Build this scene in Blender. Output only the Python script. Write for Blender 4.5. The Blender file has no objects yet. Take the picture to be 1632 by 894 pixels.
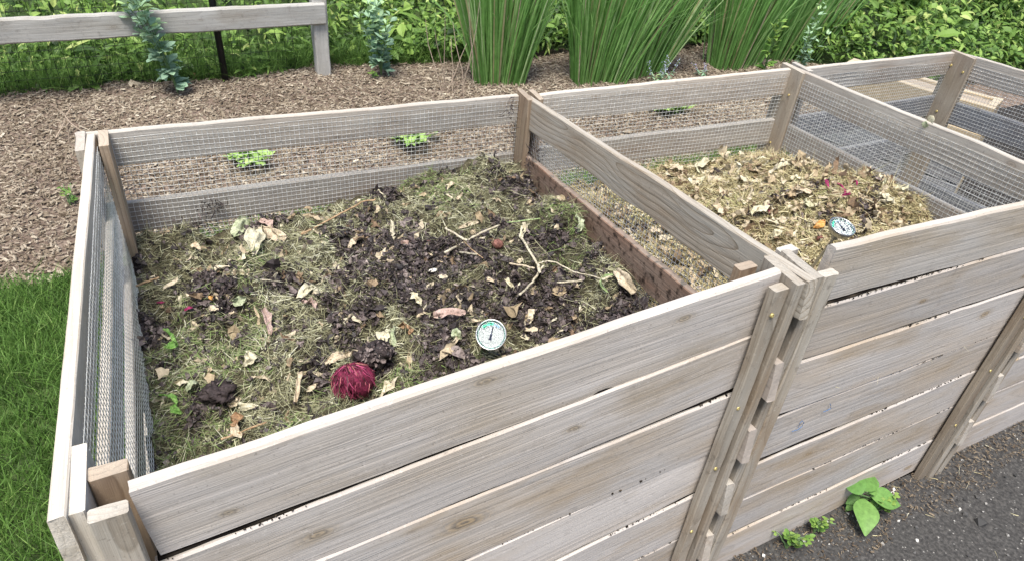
import bpy, math, random
import numpy as np
from mathutils import Matrix, Vector
rng = np.random.default_rng(11); random.seed(5)
SC = bpy.context.scene
COL = SC.collection
A_ = np.array
# ------------------------------------------------------------------ camera numbers (fitted to the photo)
C0 = A_([.1025, -.6388, .7034]); YAW, PIT, ROL = np.radians([29.1274, -35.5125, 4.8795]); FPX = 1138.07; PX, PY = 790.586, 446.424
FW = A_([np.sin(YAW)*np.cos(PIT), np.cos(YAW)*np.cos(PIT), np.sin(PIT)])
R0 = A_([np.cos(YAW), -np.sin(YAW), 0.]); U0 = np.cross(R0, FW)
CR = R0*np.cos(ROL)+U0*np.sin(ROL); CU = -R0*np.sin(ROL)+U0*np.cos(ROL)
GZ = -.88
def ray(u, v): return FW+CR*(u-PX)/FPX-CU*(v-PY)/FPX
def at_z(u, v, z=GZ):
    d = ray(u, v); return C0+d*((z-C0[2])/d[2])
def at_y(u, v, y):
    d = ray(u, v); return C0+d*((y-C0[1])/d[1])
def at_h(u, v, H, z0=-.3):
    z = z0
    for _ in range(12):
        p = at_z(u, v, z); z = .5*z+.5*float(H(A_([p[0]]), A_([p[1]]))[0])
    p = at_z(u, v, z); return p
# ------------------------------------------------------------------ noise
def _h(ix, iy, s):
    n = (ix*374761393+iy*668265263+s*1442695041) & 0xffffffff
    n = ((n ^ (n >> 13))*1274126177) & 0xffffffff
    return ((n ^ (n >> 16)) & 0xffff)/65535.0
def vnoise(x, y, s=0):
    x = np.asarray(x, float); y = np.asarray(y, float)
    ix = np.floor(x).astype(np.int64); iy = np.floor(y).astype(np.int64); fx = x-ix; fy = y-iy
    fx = fx*fx*(3-2*fx); fy = fy*fy*(3-2*fy)
    a = _h(ix, iy, s); b = _h(ix+1, iy, s); c = _h(ix, iy+1, s); d = _h(ix+1, iy+1, s)
    return (a*(1-fx)+b*fx)*(1-fy)+(c*(1-fx)+d*fx)*fy-.5
def fbm(x, y, s=0, o=4):
    r = 0; a = 1.; f = 1.
    for i in range(o):
        r = r+a*vnoise(np.asarray(x)*f, np.asarray(y)*f, s+i*7); a *= .5; f *= 2.03
    return r
# ------------------------------------------------------------------ object helpers
def tag(o, label=None, cat=None, group=None, kind=None):
    if label: o['label'] = label
    if cat: o['category'] = cat
    if group: o['group'] = group
    if kind: o['kind'] = kind
    return o
def empty(name, loc, label, cat, group=None):
    o = bpy.data.objects.new(name, None); COL.objects.link(o); o.empty_display_size = .1
    o.location = Vector(tuple(float(a) for a in loc)); return tag(o, label, cat, group)
def link(o, parent=None, M=None):
    COL.objects.link(o)
    M = M if M is not None else Matrix.Identity(4)
    if parent:
        o.parent = parent; W = Matrix.Identity(4); q = parent
        W = world_of(parent)
        o.matrix_basis = W.inverted() @ M
    else: o.matrix_basis = M
    return o
def world_of(o):
    M = Matrix.Translation(o.location) @ o.rotation_euler.to_matrix().to_4x4() if o.type == 'EMPTY' else o.matrix_basis.copy()
    return world_of(o.parent) @ M if o.parent else M
def npmesh(name, V, faces, mat, attrs=None, smooth=False):
    """faces: int array (M,k) or list of such arrays"""
    me = bpy.data.meshes.new(name)
    V = np.asarray(V, np.float32)
    fl = faces if isinstance(faces, list) else [faces]
    fl = [np.asarray(f, np.int32) for f in fl if len(f)]
    loops = np.concatenate([f.ravel() for f in fl]); tot = np.concatenate([np.full(len(f), f.shape[1], np.int32) for f in fl])
    st = np.concatenate([[0], np.cumsum(tot)[:-1]]).astype(np.int32)
    me.vertices.add(len(V)); me.vertices.foreach_set('co', V.ravel())
    me.loops.add(len(loops)); me.loops.foreach_set('vertex_index', loops)
    me.polygons.add(len(tot)); me.polygons.foreach_set('loop_start', st); me.polygons.foreach_set('loop_total', tot)
    me.polygons.foreach_set('use_smooth', np.full(len(tot), bool(smooth)))
    me.update(calc_edges=True)
    for k, a in (attrs or {}).items():
        at = me.attributes.new(k, 'FLOAT', 'POINT'); at.data.foreach_set('value', np.asarray(a, np.float32))
    if mat: me.materials.append(mat)
    return me
def mobj(name, V, faces, mat, parent=None, attrs=None, smooth=False):
    me = npmesh(name, V, faces, mat, attrs, smooth); o = bpy.data.objects.new(name, me)
    if parent is not None:
        M = world_of(parent); Mi = M.inverted(); o.parent = parent; COL.objects.link(o); me.transform(Mi); return o
    # top level: put origin at the base centre
    V = np.asarray(V, float); c = Vector((float(V[:, 0].mean()), float(V[:, 1].mean()), float(V[:, 2].min())))
    me.transform(Matrix.Translation(-c)); o.location = c; COL.objects.link(o); return o
# ------------------------------------------------------------------ node helpers
def newmat(name):
    m = bpy.data.materials.new(name); m.use_nodes = True; nt = m.node_tree; nt.nodes.clear()
    o = nt.nodes.new('ShaderNodeOutputMaterial'); b = nt.nodes.new('ShaderNodeBsdfPrincipled'); nt.links.new(b.outputs[0], o.inputs[0])
    return m, nt, b
def N(nt, typ, **kw):
    n = nt.nodes.new('ShaderNode'+typ)
    for k, v in kw.items():
        if k.startswith('i_'): 
            key = k[2:].replace('_', ' ')
            n.inputs[key].default_value = v
        else: setattr(n, k, v)
    return n
def ramp(nt, fac, stops, interp='LINEAR'):
    r = nt.nodes.new('ShaderNodeValToRGB'); r.color_ramp.interpolation = interp; e = r.color_ramp.elements
    while len(e) < len(stops): e.new(.5)
    for i, (p, c) in enumerate(stops):
        e[i].position = p; e[i].color = (*c, 1) if len(c) == 3 else c
    nt.links.new(fac, r.inputs[0]); return r.outputs[0]
def mix(nt, f, a, b, mode='MIX'):
    m = nt.nodes.new('ShaderNodeMix'); m.data_type = 'RGBA'; m.blend_type = mode
    for s, k in ((f, 0), (a, 6), (b, 7)):
        if isinstance(s, (int, float)): m.inputs[k].default_value = s
        elif isinstance(s, tuple): m.inputs[k].default_value = (*s, 1)
        else: nt.links.new(s, m.inputs[k])
    return m.outputs[2]
def math_(nt, op, a, b=0., c=0.):
    m = nt.nodes.new('ShaderNodeMath'); m.operation = op
    for i, s in enumerate((a, b, c)):
        if isinstance(s, (int, float)): m.inputs[i].default_value = s
        else: nt.links.new(s, m.inputs[i])
    return m.outputs[0]
def vmath(nt, op, a, b):
    m = nt.nodes.new('ShaderNodeVectorMath'); m.operation = op
    for i, s in enumerate((a, b)):
        if isinstance(s, tuple): m.inputs[i].default_value = s
        else: nt.links.new(s, m.inputs[i])
    return m.outputs[0]
def noise(nt, vec, scale, detail=4, rough=.55, dist=0.):
    n = nt.nodes.new('ShaderNodeTexNoise'); n.inputs['Scale'].default_value = scale; n.inputs['Detail'].default_value = detail
    n.inputs['Roughness'].default_value = rough; n.inputs['Distortion'].default_value = dist
    nt.links.new(vec, n.inputs['Vector']); return n.outputs[0]
def bump(nt, b, h, strength, dist, prev=None):
    n = nt.nodes.new('ShaderNodeBump'); n.inputs['Strength'].default_value = strength; n.inputs['Distance'].default_value = dist
    nt.links.new(h, n.inputs['Height'])
    if prev: nt.links.new(prev, n.inputs['Normal'])
    nt.links.new(n.outputs[0], b.inputs['Normal']); return n.outputs[0]
# ------------------------------------------------------------------ wood
def wood(name, base, dark, warm, warm_amt=.5, ring_amt=.5, ring_scale=26., knots=.55, dirt=.3, dirtcol=(.06, .045, .035), off=(0, .05, .02), streak=1.0, rough=.85, wash=.5, wander=1.3, wamp=.07, endclean=None, top_tint=.22, topcol=(.60, .575, .505), dlo=.58):
    m, nt, b = newmat(name)
    tc = N(nt, 'TexCoord'); oi = N(nt, 'ObjectInfo')
    rv = nt.nodes.new('ShaderNodeCombineXYZ')
    nt.links.new(math_(nt, 'MULTIPLY', oi.outputs['Random'], 37.), rv.inputs[0])
    nt.links.new(math_(nt, 'MULTIPLY', oi.outputs['Random'], .03), rv.inputs[1])
    nt.links.new(math_(nt, 'MULTIPLY', math_(nt, 'SUBTRACT', oi.outputs['Random'], .5), .05), rv.inputs[2])
    P = vmath(nt, 'ADD', tc.outputs['Object'], rv.outputs[0])
    # growth rings: solid texture about the board's length axis
    ro = vmath(nt, 'ADD', P, off)
    sc = vmath(nt, 'MULTIPLY', ro, (.9, 1, 1))
    # slow wander of the pith along the board
    wn = N(nt, 'TexNoise'); wn.inputs['Scale'].default_value = 1.0; wn.inputs['Detail'].default_value = 2.
    nt.links.new(vmath(nt, 'MULTIPLY', P, (wander, 3., 3.)), wn.inputs['Vector'])
    wv = vmath(nt, 'MULTIPLY', vmath(nt, 'SUBTRACT', wn.outputs['Color'], (.5, .5, .5)), (0, wamp, wamp))
    w = N(nt, 'TexWave'); w.wave_type = 'RINGS'; w.rings_direction = 'X'; w.wave_profile = 'SAW'
    w.inputs['Scale'].default_value = ring_scale; w.inputs['Distortion'].default_value = .6; w.inputs['Detail'].default_value = 2; w.inputs['Detail Scale'].default_value = .6
    nt.links.new(vmath(nt, 'ADD', sc, wv), w.inputs['Vector'])
    rings = ramp(nt, w.outputs['Fac'], [(0, (0, 0, 0)), (.5, (.06, .06, .06)), (.84, (.4, .4, .4)), (.96, (1, 1, 1)), (1, (.1, .1, .1))])
    # fine fibre streaks
    s1 = noise(nt, vmath(nt, 'MULTIPLY', P, (6., 420., 420.)), 1., 3, .6)
    s2 = noise(nt, vmath(nt, 'MULTIPLY', P, (2.2, 95., 95.)), 1., 4, .6)
    big = noise(nt, vmath(nt, 'MULTIPLY', P, (2.0, 7., 7.)), 1., 3, .6)
    spot = noise(nt, P, 38., 5, .65)
    f1 = ramp(nt, s1, [(.35, (0, 0, 0)), (.68, (1, 1, 1))]); f2 = ramp(nt, s2, [(.42, (0, 0, 0)), (.66, (1, 1, 1))])
    c = mix(nt, math_(nt, 'MULTIPLY', ramp(nt, big, [(.45, (0, 0, 0)), (.7, (1, 1, 1))]), warm_amt), base, warm)
    c = mix(nt, math_(nt, 'MULTIPLY', ramp(nt, noise(nt, vmath(nt, 'MULTIPLY', P, (3.1, 13., 13.)), 1., 3), [(.45, (0, 0, 0)), (.75, (1, 1, 1))]), wash), c, tuple(min(1, x*1.5) for x in base))
    c = mix(nt, math_(nt, 'MULTIPLY', rings, ring_amt), c, dark)
    c = mix(nt, math_(nt, 'MULTIPLY', f1, .20*streak), c, dark)
    c = mix(nt, math_(nt, 'MULTIPLY', f2, .17*streak), c, dark)
    stain = noise(nt, vmath(nt, 'MULTIPLY', P, (2.3, 9., 9.)), 1., 4, .65)
    c = mix(nt, math_(nt, 'MULTIPLY', ramp(nt, stain, [(.52, (0, 0, 0)), (.70, (1, 1, 1))]), .6), c, tuple(x*.72 for x in warm))
    # knots
    kv = N(nt, 'TexVoronoi'); kv.inputs['Scale'].default_value = 1.; kv.inputs['Randomness'].default_value = 1.
    kv.voronoi_dimensions = '2D'; kx = N(nt, 'SeparateXYZ'); nt.links.new(vmath(nt, 'ADD', P, wv), kx.inputs[0]); kc = nt.nodes.new('ShaderNodeCombineXYZ')
    nt.links.new(math_(nt, 'MULTIPLY', kx.outputs[0], 2.9), kc.inputs[0]); nt.links.new(math_(nt, 'MULTIPLY_ADD', kx.outputs[2], 6.2, math_(nt, 'MULTIPLY', kx.outputs[0], .5)), kc.inputs[1]); nt.links.new(kc.outputs[0], kv.inputs['Vector'])
    ks = N(nt, 'SeparateColor'); nt.links.new(kv.outputs['Color'], ks.inputs[0])
    kd = math_(nt, 'ADD', math_(nt, 'MULTIPLY', kv.outputs['Distance'], math_(nt, 'MULTIPLY_ADD', ks.outputs[1], 1.8, .7)), math_(nt, 'MULTIPLY', math_(nt, 'SUBTRACT', noise(nt, P, 55., 3), .5), .05))
    kgate = math_(nt, 'GREATER_THAN', ks.outputs[0], .62)
    kr = math_(nt, 'SINE', math_(nt, 'MULTIPLY', kd, 150.))
    kmask = ramp(nt, kd, [(.0, (1, 1, 1)), (.05, (.9, .9, .9)), (.085, (.35, .35, .35)), (.16, (0, 0, 0))])
    kcol = mix(nt, math_(nt, 'MULTIPLY_ADD', kr, .4, .4), tuple(x*.9 for x in warm), tuple(x*.45 for x in dark))
    c = mix(nt, math_(nt, 'MULTIPLY', math_(nt, 'MULTIPLY', kmask, kgate), knots), c, kcol)
    # blotchy dirt and pale speckle
    c = mix(nt, math_(nt, 'MULTIPLY', ramp(nt, spot, [(dlo, (0, 0, 0)), (dlo+.13, (1, 1, 1))]), dirt), c, dirtcol)
    sp2 = noise(nt, P, 190., 2, .5)
    c = mix(nt, math_(nt, 'MULTIPLY', ramp(nt, sp2, [(.66, (0, 0, 0)), (.74, (1, 1, 1))]), .35), c, dirtcol)
    c = mix(nt, math_(nt, 'MULTIPLY', ramp(nt, noise(nt, vmath(nt, 'ADD', P, (5., 3., 1.)), 150., 3, .6), [(.6, (0, 0, 0)), (.72, (1, 1, 1))]), .35), c, tuple(min(.8, x*1.45) for x in base))
    # upward faces tinted: weather bleaching plus painted sky light; ledge dirt on lower boards
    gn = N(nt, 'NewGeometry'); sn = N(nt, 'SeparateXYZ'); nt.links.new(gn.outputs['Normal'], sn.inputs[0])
    up_mask = math_(nt, 'GREATER_THAN', sn.outputs[2], .8)
    c = mix(nt, math_(nt, 'MULTIPLY', up_mask, top_tint), c, topcol)
    if endclean:
        sx = N(nt, 'SeparateXYZ'); nt.links.new(tc.outputs['Object'], sx.inputs[0]); c = mix(nt, ramp(nt, sx.outputs[0], [(.0, (0, 0, 0)), (.5, (0, 0, 0)), (1, (1, 1, 1))]) if 0 else math_(nt, 'GREATER_THAN', sx.outputs[0], 1.13), c, endclean)
    hue = N(nt, 'HueSaturation'); nt.links.new(c, hue.inputs['Color']); nt.links.new(math_(nt, 'MULTIPLY_ADD', oi.outputs['Random'], .30, .83), hue.inputs['Value'])
    nt.links.new(hue.outputs[0], b.inputs['Base Color'])
    b.inputs['Roughness'].default_value = rough; b.inputs['Specular IOR Level'].default_value = .25
    p = bump(nt, b, math_(nt, 'SUBTRACT', 1., rings), .35*ring_amt, .0012)
    p = bump(nt, b, math_(nt, 'SUBTRACT', 1., f2), .5, .0009, p)
    bump(nt, b, math_(nt, 'SUBTRACT', 1., f1), .4, .0006, p)
    return m
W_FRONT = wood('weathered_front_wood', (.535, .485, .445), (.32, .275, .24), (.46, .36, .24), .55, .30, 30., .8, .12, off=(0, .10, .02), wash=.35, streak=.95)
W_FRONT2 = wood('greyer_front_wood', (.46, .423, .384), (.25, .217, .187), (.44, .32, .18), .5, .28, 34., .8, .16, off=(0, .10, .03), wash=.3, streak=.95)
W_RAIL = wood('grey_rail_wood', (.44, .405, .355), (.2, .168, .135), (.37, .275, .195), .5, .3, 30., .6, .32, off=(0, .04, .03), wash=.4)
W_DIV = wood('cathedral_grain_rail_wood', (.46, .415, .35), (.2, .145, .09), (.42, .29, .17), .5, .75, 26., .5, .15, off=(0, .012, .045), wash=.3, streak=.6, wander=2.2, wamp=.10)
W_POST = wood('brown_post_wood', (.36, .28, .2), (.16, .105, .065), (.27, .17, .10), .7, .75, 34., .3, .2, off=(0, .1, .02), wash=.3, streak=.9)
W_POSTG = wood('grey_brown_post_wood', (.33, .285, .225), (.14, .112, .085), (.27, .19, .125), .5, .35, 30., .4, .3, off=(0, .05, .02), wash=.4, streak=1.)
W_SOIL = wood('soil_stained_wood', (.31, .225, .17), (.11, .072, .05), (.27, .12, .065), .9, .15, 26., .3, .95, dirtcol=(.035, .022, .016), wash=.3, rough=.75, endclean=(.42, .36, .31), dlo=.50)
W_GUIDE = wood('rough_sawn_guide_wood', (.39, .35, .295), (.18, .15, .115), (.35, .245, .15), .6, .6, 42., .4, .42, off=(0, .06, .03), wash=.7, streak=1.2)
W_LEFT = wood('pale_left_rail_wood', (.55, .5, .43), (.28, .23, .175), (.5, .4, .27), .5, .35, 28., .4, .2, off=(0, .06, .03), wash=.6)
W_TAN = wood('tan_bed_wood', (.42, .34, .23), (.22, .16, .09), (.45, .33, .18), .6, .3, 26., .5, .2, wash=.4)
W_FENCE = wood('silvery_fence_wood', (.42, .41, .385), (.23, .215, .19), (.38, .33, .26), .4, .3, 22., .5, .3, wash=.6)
# ------------------------------------------------------------------ beams
def beam(name, A, B, width, thick, mat, parent, tdir, seed=None, bev=.0022, wob=.0009, seg=.03, label=None, bow=0., chew=0.):
    """A->B is one long edge; the section goes `thick` along tdir and `width` along the third axis (downwards when A->B is level)."""
    A = A_(A, float); B = A_(B, float); X = B-A; L = np.linalg.norm(X); X /= L
    T = A_(tdir, float); T = T-X*(T@X); T /= np.linalg.norm(T)
    Z = np.cross(X, T)                              # right-handed frame
    if Z[2] < -.3: A, B = B, A; X = -X; Z = -Z      # a level beam always hangs below its A-B line
    r = np.random.default_rng(seed if seed is not None else int(abs(A.sum()*1e4)+L*997) % 99991)
    n = max(2, int(L/seg)+1); xs = np.linspace(0, L, n); t, w, b = thick, width, bev
    sec = A_([(b, 0), (t-b, 0), (t, -b), (t, -w/2), (t, -w+b), (t-b, -w), (b, -w), (0, -w+b), (0, -w/2), (0, -b)])
    k = len(sec); V = np.zeros((n, k, 3)); V[:, :, 0] = xs[:, None]; V[:, :, 1] = sec[None, :, 0]; V[:, :, 2] = sec[None, :, 1]
    s = int(r.integers(1, 9999)); top = (sec[:, 1] > -w*.3); bot = (sec[:, 1] < -w*.7)
    V[:, :, 2] += (fbm(xs*7, xs*0+.5, s)*wob*2.2)[:, None]*top[None]+(fbm(xs*7, xs*0+4.5, s+3)*wob*2.8)[:, None]*bot[None]
    V[:, :, 1] += (fbm(xs*5, xs*0+9.5, s+5)*wob*1.6)[:, None]
    V[:, :, 1] += (bow*np.sin(np.pi*xs/L))[:, None]
    if chew: # wane: irregular bite out of the lower edge
        d = np.maximum(0, fbm(xs*3.1+s, xs*0, s+8)*1.0-.02)*chew
        V[:, :, 2] += d[:, None]*bot[None]
    V[0, :, 0] += r.normal(0, .0006, k); V[-1, :, 0] += r.normal(0, .0006, k)
    i = np.arange(n-1)[:, None]*k; j = np.arange(k)[None]; j2 = (j+1) % k
    Q = np.stack([i+j, i+k+j, i+k+j2, i+j2], -1).reshape(-1, 4)
    caps = A_([list(range(k))]); cap2 = A_([list(range((n-1)*k+k-1, (n-1)*k-1, -1))])
    me = npmesh(name, V.reshape(-1, 3), [Q[:, ::-1], caps[:, ::-1], cap2[:, ::-1]], mat)
    bmfix(me)
    o = bpy.data.objects.new(name, me)
    M = Matrix(((X[0], T[0], Z[0], A[0]), (X[1], T[1], Z[1], A[1]), (X[2], T[2], Z[2], A[2]), (0, 0, 0, 1)))
    link(o, parent, M)
    if label: o['label'] = label
    return o
import bmesh
def bmfix(me):
    bm = bmesh.new(); bm.from_mesh(me); bmesh.ops.recalc_face_normals(bm, faces=bm.faces); bm.to_mesh(me); bm.free()
def post(name, p, z0, z1, ex, ey, mat, parent, along=(0, 1, 0), label=None, seed=None, lean=(0, 0)):
    """vertical board: footprint corner p(x,y) top z1 to z0; thickness ex along x-ish, width ey along `along`"""
    al = A_(along, float); al /= np.linalg.norm(al); th = A_([al[1], -al[0], 0.])     # thickness direction (+x for along=+y)
    # X = down, T = th ; Z = X x T = (0,0,-1) x th  -> section runs along -Z
    Xd = A_([lean[0], lean[1], -1.]); Zd = np.cross(Xd, th); Zd /= np.linalg.norm(Zd)
    A = A_([p[0], p[1], z1], float)
    if Zd@al > 0: A = A+al*ey
    B = A+A_([lean[0]*(z1-z0), lean[1]*(z1-z0), -(z1-z0)])
    return beam(name, A, B, ey, ex, mat, parent, th, seed=seed, label=label, wob=.0007, bev=.0018)
# ------------------------------------------------------------------ metal, wire, paint materials
def plain(name, col, rough=.5, metal=0., bumpy=0., var=0., attr=None, stops=None, spec=.5, sub=0., nscale=60.):
    m, nt, b = newmat(name); tc = N(nt, 'TexCoord')
    if attr:
        a = N(nt, 'Attribute'); a.attribute_name = attr; c = ramp(nt, a.outputs['Fac'], stops)
    else:
        rgb = N(nt, 'RGB'); rgb.outputs[0].default_value = (*col, 1); c = rgb.outputs[0]
    if var:
        n = noise(nt, tc.outputs['Object'], nscale, 4)
        c = mix(nt, 1., c, ramp(nt, n, [(.3, (1-var,)*3), (.7, (1+var*.6,)*3)]), 'MULTIPLY')
    nt.links.new(c, b.inputs['Base Color'])
    b.inputs['Roughness'].default_value = rough; b.inputs['Metallic'].default_value = metal; b.inputs['Specular IOR Level'].default_value = spec
    if bumpy: bump(nt, b, noise(nt, tc.outputs['Object'], nscale*2, 4), bumpy, .002)
    if sub:
        # thin leaves let some light through
        tr = N(nt, 'BsdfTranslucent'); nt.links.new(c, tr.inputs[0]); ms = N(nt, 'MixShader'); ms.inputs[0].default_value = sub
        nt.links.new(b.outputs[0], ms.inputs[1]); nt.links.new(tr.outputs[0], ms.inputs[2])
        out = [n for n in nt.nodes if n.type == 'OUTPUT_MATERIAL'][0]; nt.links.new(ms.outputs[0], out.inputs[0])
    return m
M_WIRE = plain('galvanised_wire', (.72, .72, .69), .5, .3, var=.35)
M_STEEL = plain('brushed_steel', (.6, .6, .58), .28, .9, var=.15, nscale=200)
M_FACE = plain('dial_face', (.5, .51, .5), .6)
M_GREEN = plain('dial_green', (.05, .42, .26), .5)
M_TEAL = plain('dial_teal_rim', (.10, .2, .18), .4); M_BLUE = plain('dial_blue', (.25, .42, .6), .5)
M_RED = plain('dial_red', (.6, .3, .3), .5)
M_INK = plain('dial_ink', (.03, .035, .07), .5)
M_GINK = plain('dial_grey_ink', (.33, .35, .35), .5)
M_BRASS = plain('yellow_screw_metal', (.62, .5, .2), .4, .6, var=.2)
M_BLACK = plain('black_fence_steel', (.012, .012, .013), .6, .2, var=.3)
M_CRAYON = plain('blue_crayon', (.06, .14, .3), .8)
m, nt, b = newmat('dial_glass'); M_GLASS = m
b.inputs['Transmission Weight'].default_value = 1.; b.inputs['Roughness'].default_value = .02; b.inputs['IOR'].default_value = 1.06; b.inputs['Base Color'].default_value = (.97, 1, .99, 1)
# ------------------------------------------------------------------ wire mesh panels
def wires(name, O, U, D, parent, sp=.0127, r=.00072, bulge=None, seed=1, amp=.003, wav=.0022):
    """square wire mesh: O top-left corner, U vector along the top, D vector down"""
    O = A_(O, float); U = A_(U, float); D = A_(D, float); lu = np.linalg.norm(U); ld = np.linalg.norm(D)
    nu, nd = int(lu/sp), int(ld/sp); n = np.cross(U, D); n /= np.linalg.norm(n); uh, dh = U/lu, D/ld
    def P(s, t):
        w = fbm(s*5, t*5, seed, 3)*amp*2; q = fbm(s*7, t*7, seed+20, 2)*wav; q2 = fbm(s*7+7, t*7, seed+40, 2)*wav
        if bulge is not None: w = w+bulge(s/lu, t/ld)
        return O+uh*(s+q)[..., None]+dh*(t+q2)[..., None]+n*w[..., None]
    Vs, Fs = [], []; base = 0
    for vert in (0, 1):
        cnt, ln, lim = (nd+1, lu, nu) if not vert else (nu+1, ld, nd)
        m = max(3, int(ln/.035)); a = np.linspace(0, ln, m)
        b_ = np.arange(cnt)*sp; S, T = np.meshgrid(a, b_)
        Pn = P(S, T) if not vert else P(T, S)
        Pn = Pn+n*(r if vert else -r)
        e1 = (dh if not vert else uh)
        ang = A_([0., 2.094, 4.189]); off = (np.cos(ang)[:, None]*n+np.sin(ang)[:, None]*e1)*r
        V = Pn[:, :, None, :]+off[None, None]           # cnt,m,3,3
        idx = np.arange(cnt*m*3).reshape(cnt, m, 3)+base
        f = np.stack([idx[:, :-1, :], idx[:, 1:, :], np.roll(idx, -1, 2)[:, 1:, :], np.roll(idx, -1, 2)[:, :-1, :]], -1).reshape(-1, 4)
        Vs.append(V.reshape(-1, 3)); Fs.append(f); base += cnt*m*3
    return mobj(name, np.concatenate(Vs), np.concatenate(Fs), M_WIRE, parent, smooth=True)
# ------------------------------------------------------------------ small solid builders (revolve, tube)
def revolve(prof, n=40):
    prof = A_(prof, float); k = len(prof); a = np.linspace(0, 2*np.pi, n, endpoint=False)
    V = np.stack([prof[None, :, 0]*np.cos(a)[:, None], prof[None, :, 0]*np.sin(a)[:, None], np.broadcast_to(prof[:, 1], (n, k))], -1).reshape(-1, 3)
    i = np.arange(n)[:, None]; j = np.arange(k-1)[None]; i2 = (i+1) % n
    return V, np.stack([i*k+j, i2*k+j, i2*k+j+1, i*k+j+1], -1).reshape(-1, 4)
def tube(pts, rad, n=8, caps=True, squash=1.):
    P = A_(pts, float); m = len(P); rad = np.broadcast_to(A_(rad, float), (m,))
    T = np.gradient(P, axis=0); T /= np.linalg.norm(T, axis=1)[:, None]+1e-12
    ref = A_([0, 0, 1.]) if abs(T[0, 2]) < .9 else A_([1., 0, 0])
    a1 = np.cross(T, ref); a1 /= np.linalg.norm(a1, axis=1)[:, None]+1e-12; a2 = np.cross(T, a1)
    a = np.linspace(0, 2*np.pi, n, endpoint=False)
    V = P[:, None]+rad[:, None, None]*(a1[:, None]*np.cos(a)[None, :, None]+a2[:, None]*np.sin(a)[None, :, None]*squash)
    i = np.arange(m-1)[:, None]*n; j = np.arange(n)[None]; j2 = (j+1) % n
    F = [np.stack([i+j, i+j2, i+n+j2, i+n+j], -1).reshape(-1, 4)]
    if caps: F.append(A_([list(range(n))[::-1], list(range((m-1)*n, m*n))]))
    return V.reshape(-1, 3), F
def join(parts):
    Vs, F4, base = [], {}, 0
    for V, F in parts:
        for f in (F if isinstance(F, list) else [F]):
            f = np.asarray(f); F4.setdefault(f.shape[1], []).append(f+base)
        Vs.append(V); base += len(V)
    return np.concatenate(Vs), [np.concatenate(v) for v in F4.values()]
def frame_from(zdir, xhint):
    z = A_(zdir, float); z /= np.linalg.norm(z); x = A_(xhint, float); x -= z*(x@z); x /= np.linalg.norm(x); y = np.cross(z, x)
    return np.stack([x, y, z], 1)
# ------------------------------------------------------------------ vectorised leaves and straws
def norm(v): return v/(np.linalg.norm(v, axis=-1, keepdims=True)+1e-12)
PROF = {'oval': [.12, .8, 1., .85, .45, .03], 'lance': [.25, .8, 1., .8, .45, .02], 'round': [.35, .9, 1., .95, .7, .1], 'spoon': [.08, .35, .75, 1., .8, .15], 'toothed': [.35, 1., .72, .78, .42, .03]}
def leafset(pos, dr, nr, L, W, shape='oval', curl=.3, fold=.25, crumple=0., rnd=None, twist=0.):
    """N leaves as 5x2 quad strips; returns V,F,rnd"""
    pos, dr, nr = map(lambda a: np.asarray(a, float), (pos, dr, nr)); n = len(pos)
    L = np.broadcast_to(L, (n,)); W = np.broadcast_to(W, (n,)); curl = np.broadcast_to(curl, (n,)); fold = np.broadcast_to(fold, (n,))
    d = norm(dr); s = norm(np.cross(d, nr)); u = norm(np.cross(s, d))
    pr = A_(PROF[shape]); k = len(pr); t = np.linspace(0, 1, k)
    ang = curl[:, None]*t[None]*2.
    stp = 1/(k-1)
    fx = np.concatenate([np.zeros((n, 1)), np.cumsum(np.cos(ang[:, 1:]), 1)*stp], 1); fz = -np.concatenate([np.zeros((n, 1)), np.cumsum(np.sin(ang[:, 1:]), 1)*stp], 1)
    mid = pos[:, None]+d[:, None]*(fx*L[:, None])[..., None]+u[:, None]*(fz*L[:, None])[..., None]
    hw = pr[None]*W[:, None]*.5
    V = np.zeros((n, k, 3, 3)); V[:, :, 1] = mid
    for si, sg in ((0, -1), (2, 1)):
        V[:, :, si] = mid+s[:, None]*(sg*hw*np.cos(fold)[:, None])[..., None]+u[:, None]*(hw*np.sin(fold)[:, None])[..., None]
    if crumple: V += rng.normal(0, 1, V.shape)*(crumple*L)[:, None, None, None]
    idx = np.arange(n*k*3).reshape(n, k, 3)
    F = np.stack([idx[:, :-1, :-1], idx[:, 1:, :-1], idx[:, 1:, 1:], idx[:, :-1, 1:]], -1).reshape(-1, 4)
    rnd = rng.random(n) if rnd is None else np.asarray(rnd)
    return V.reshape(-1, 3), F, np.repeat(rnd, k*3)
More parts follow.
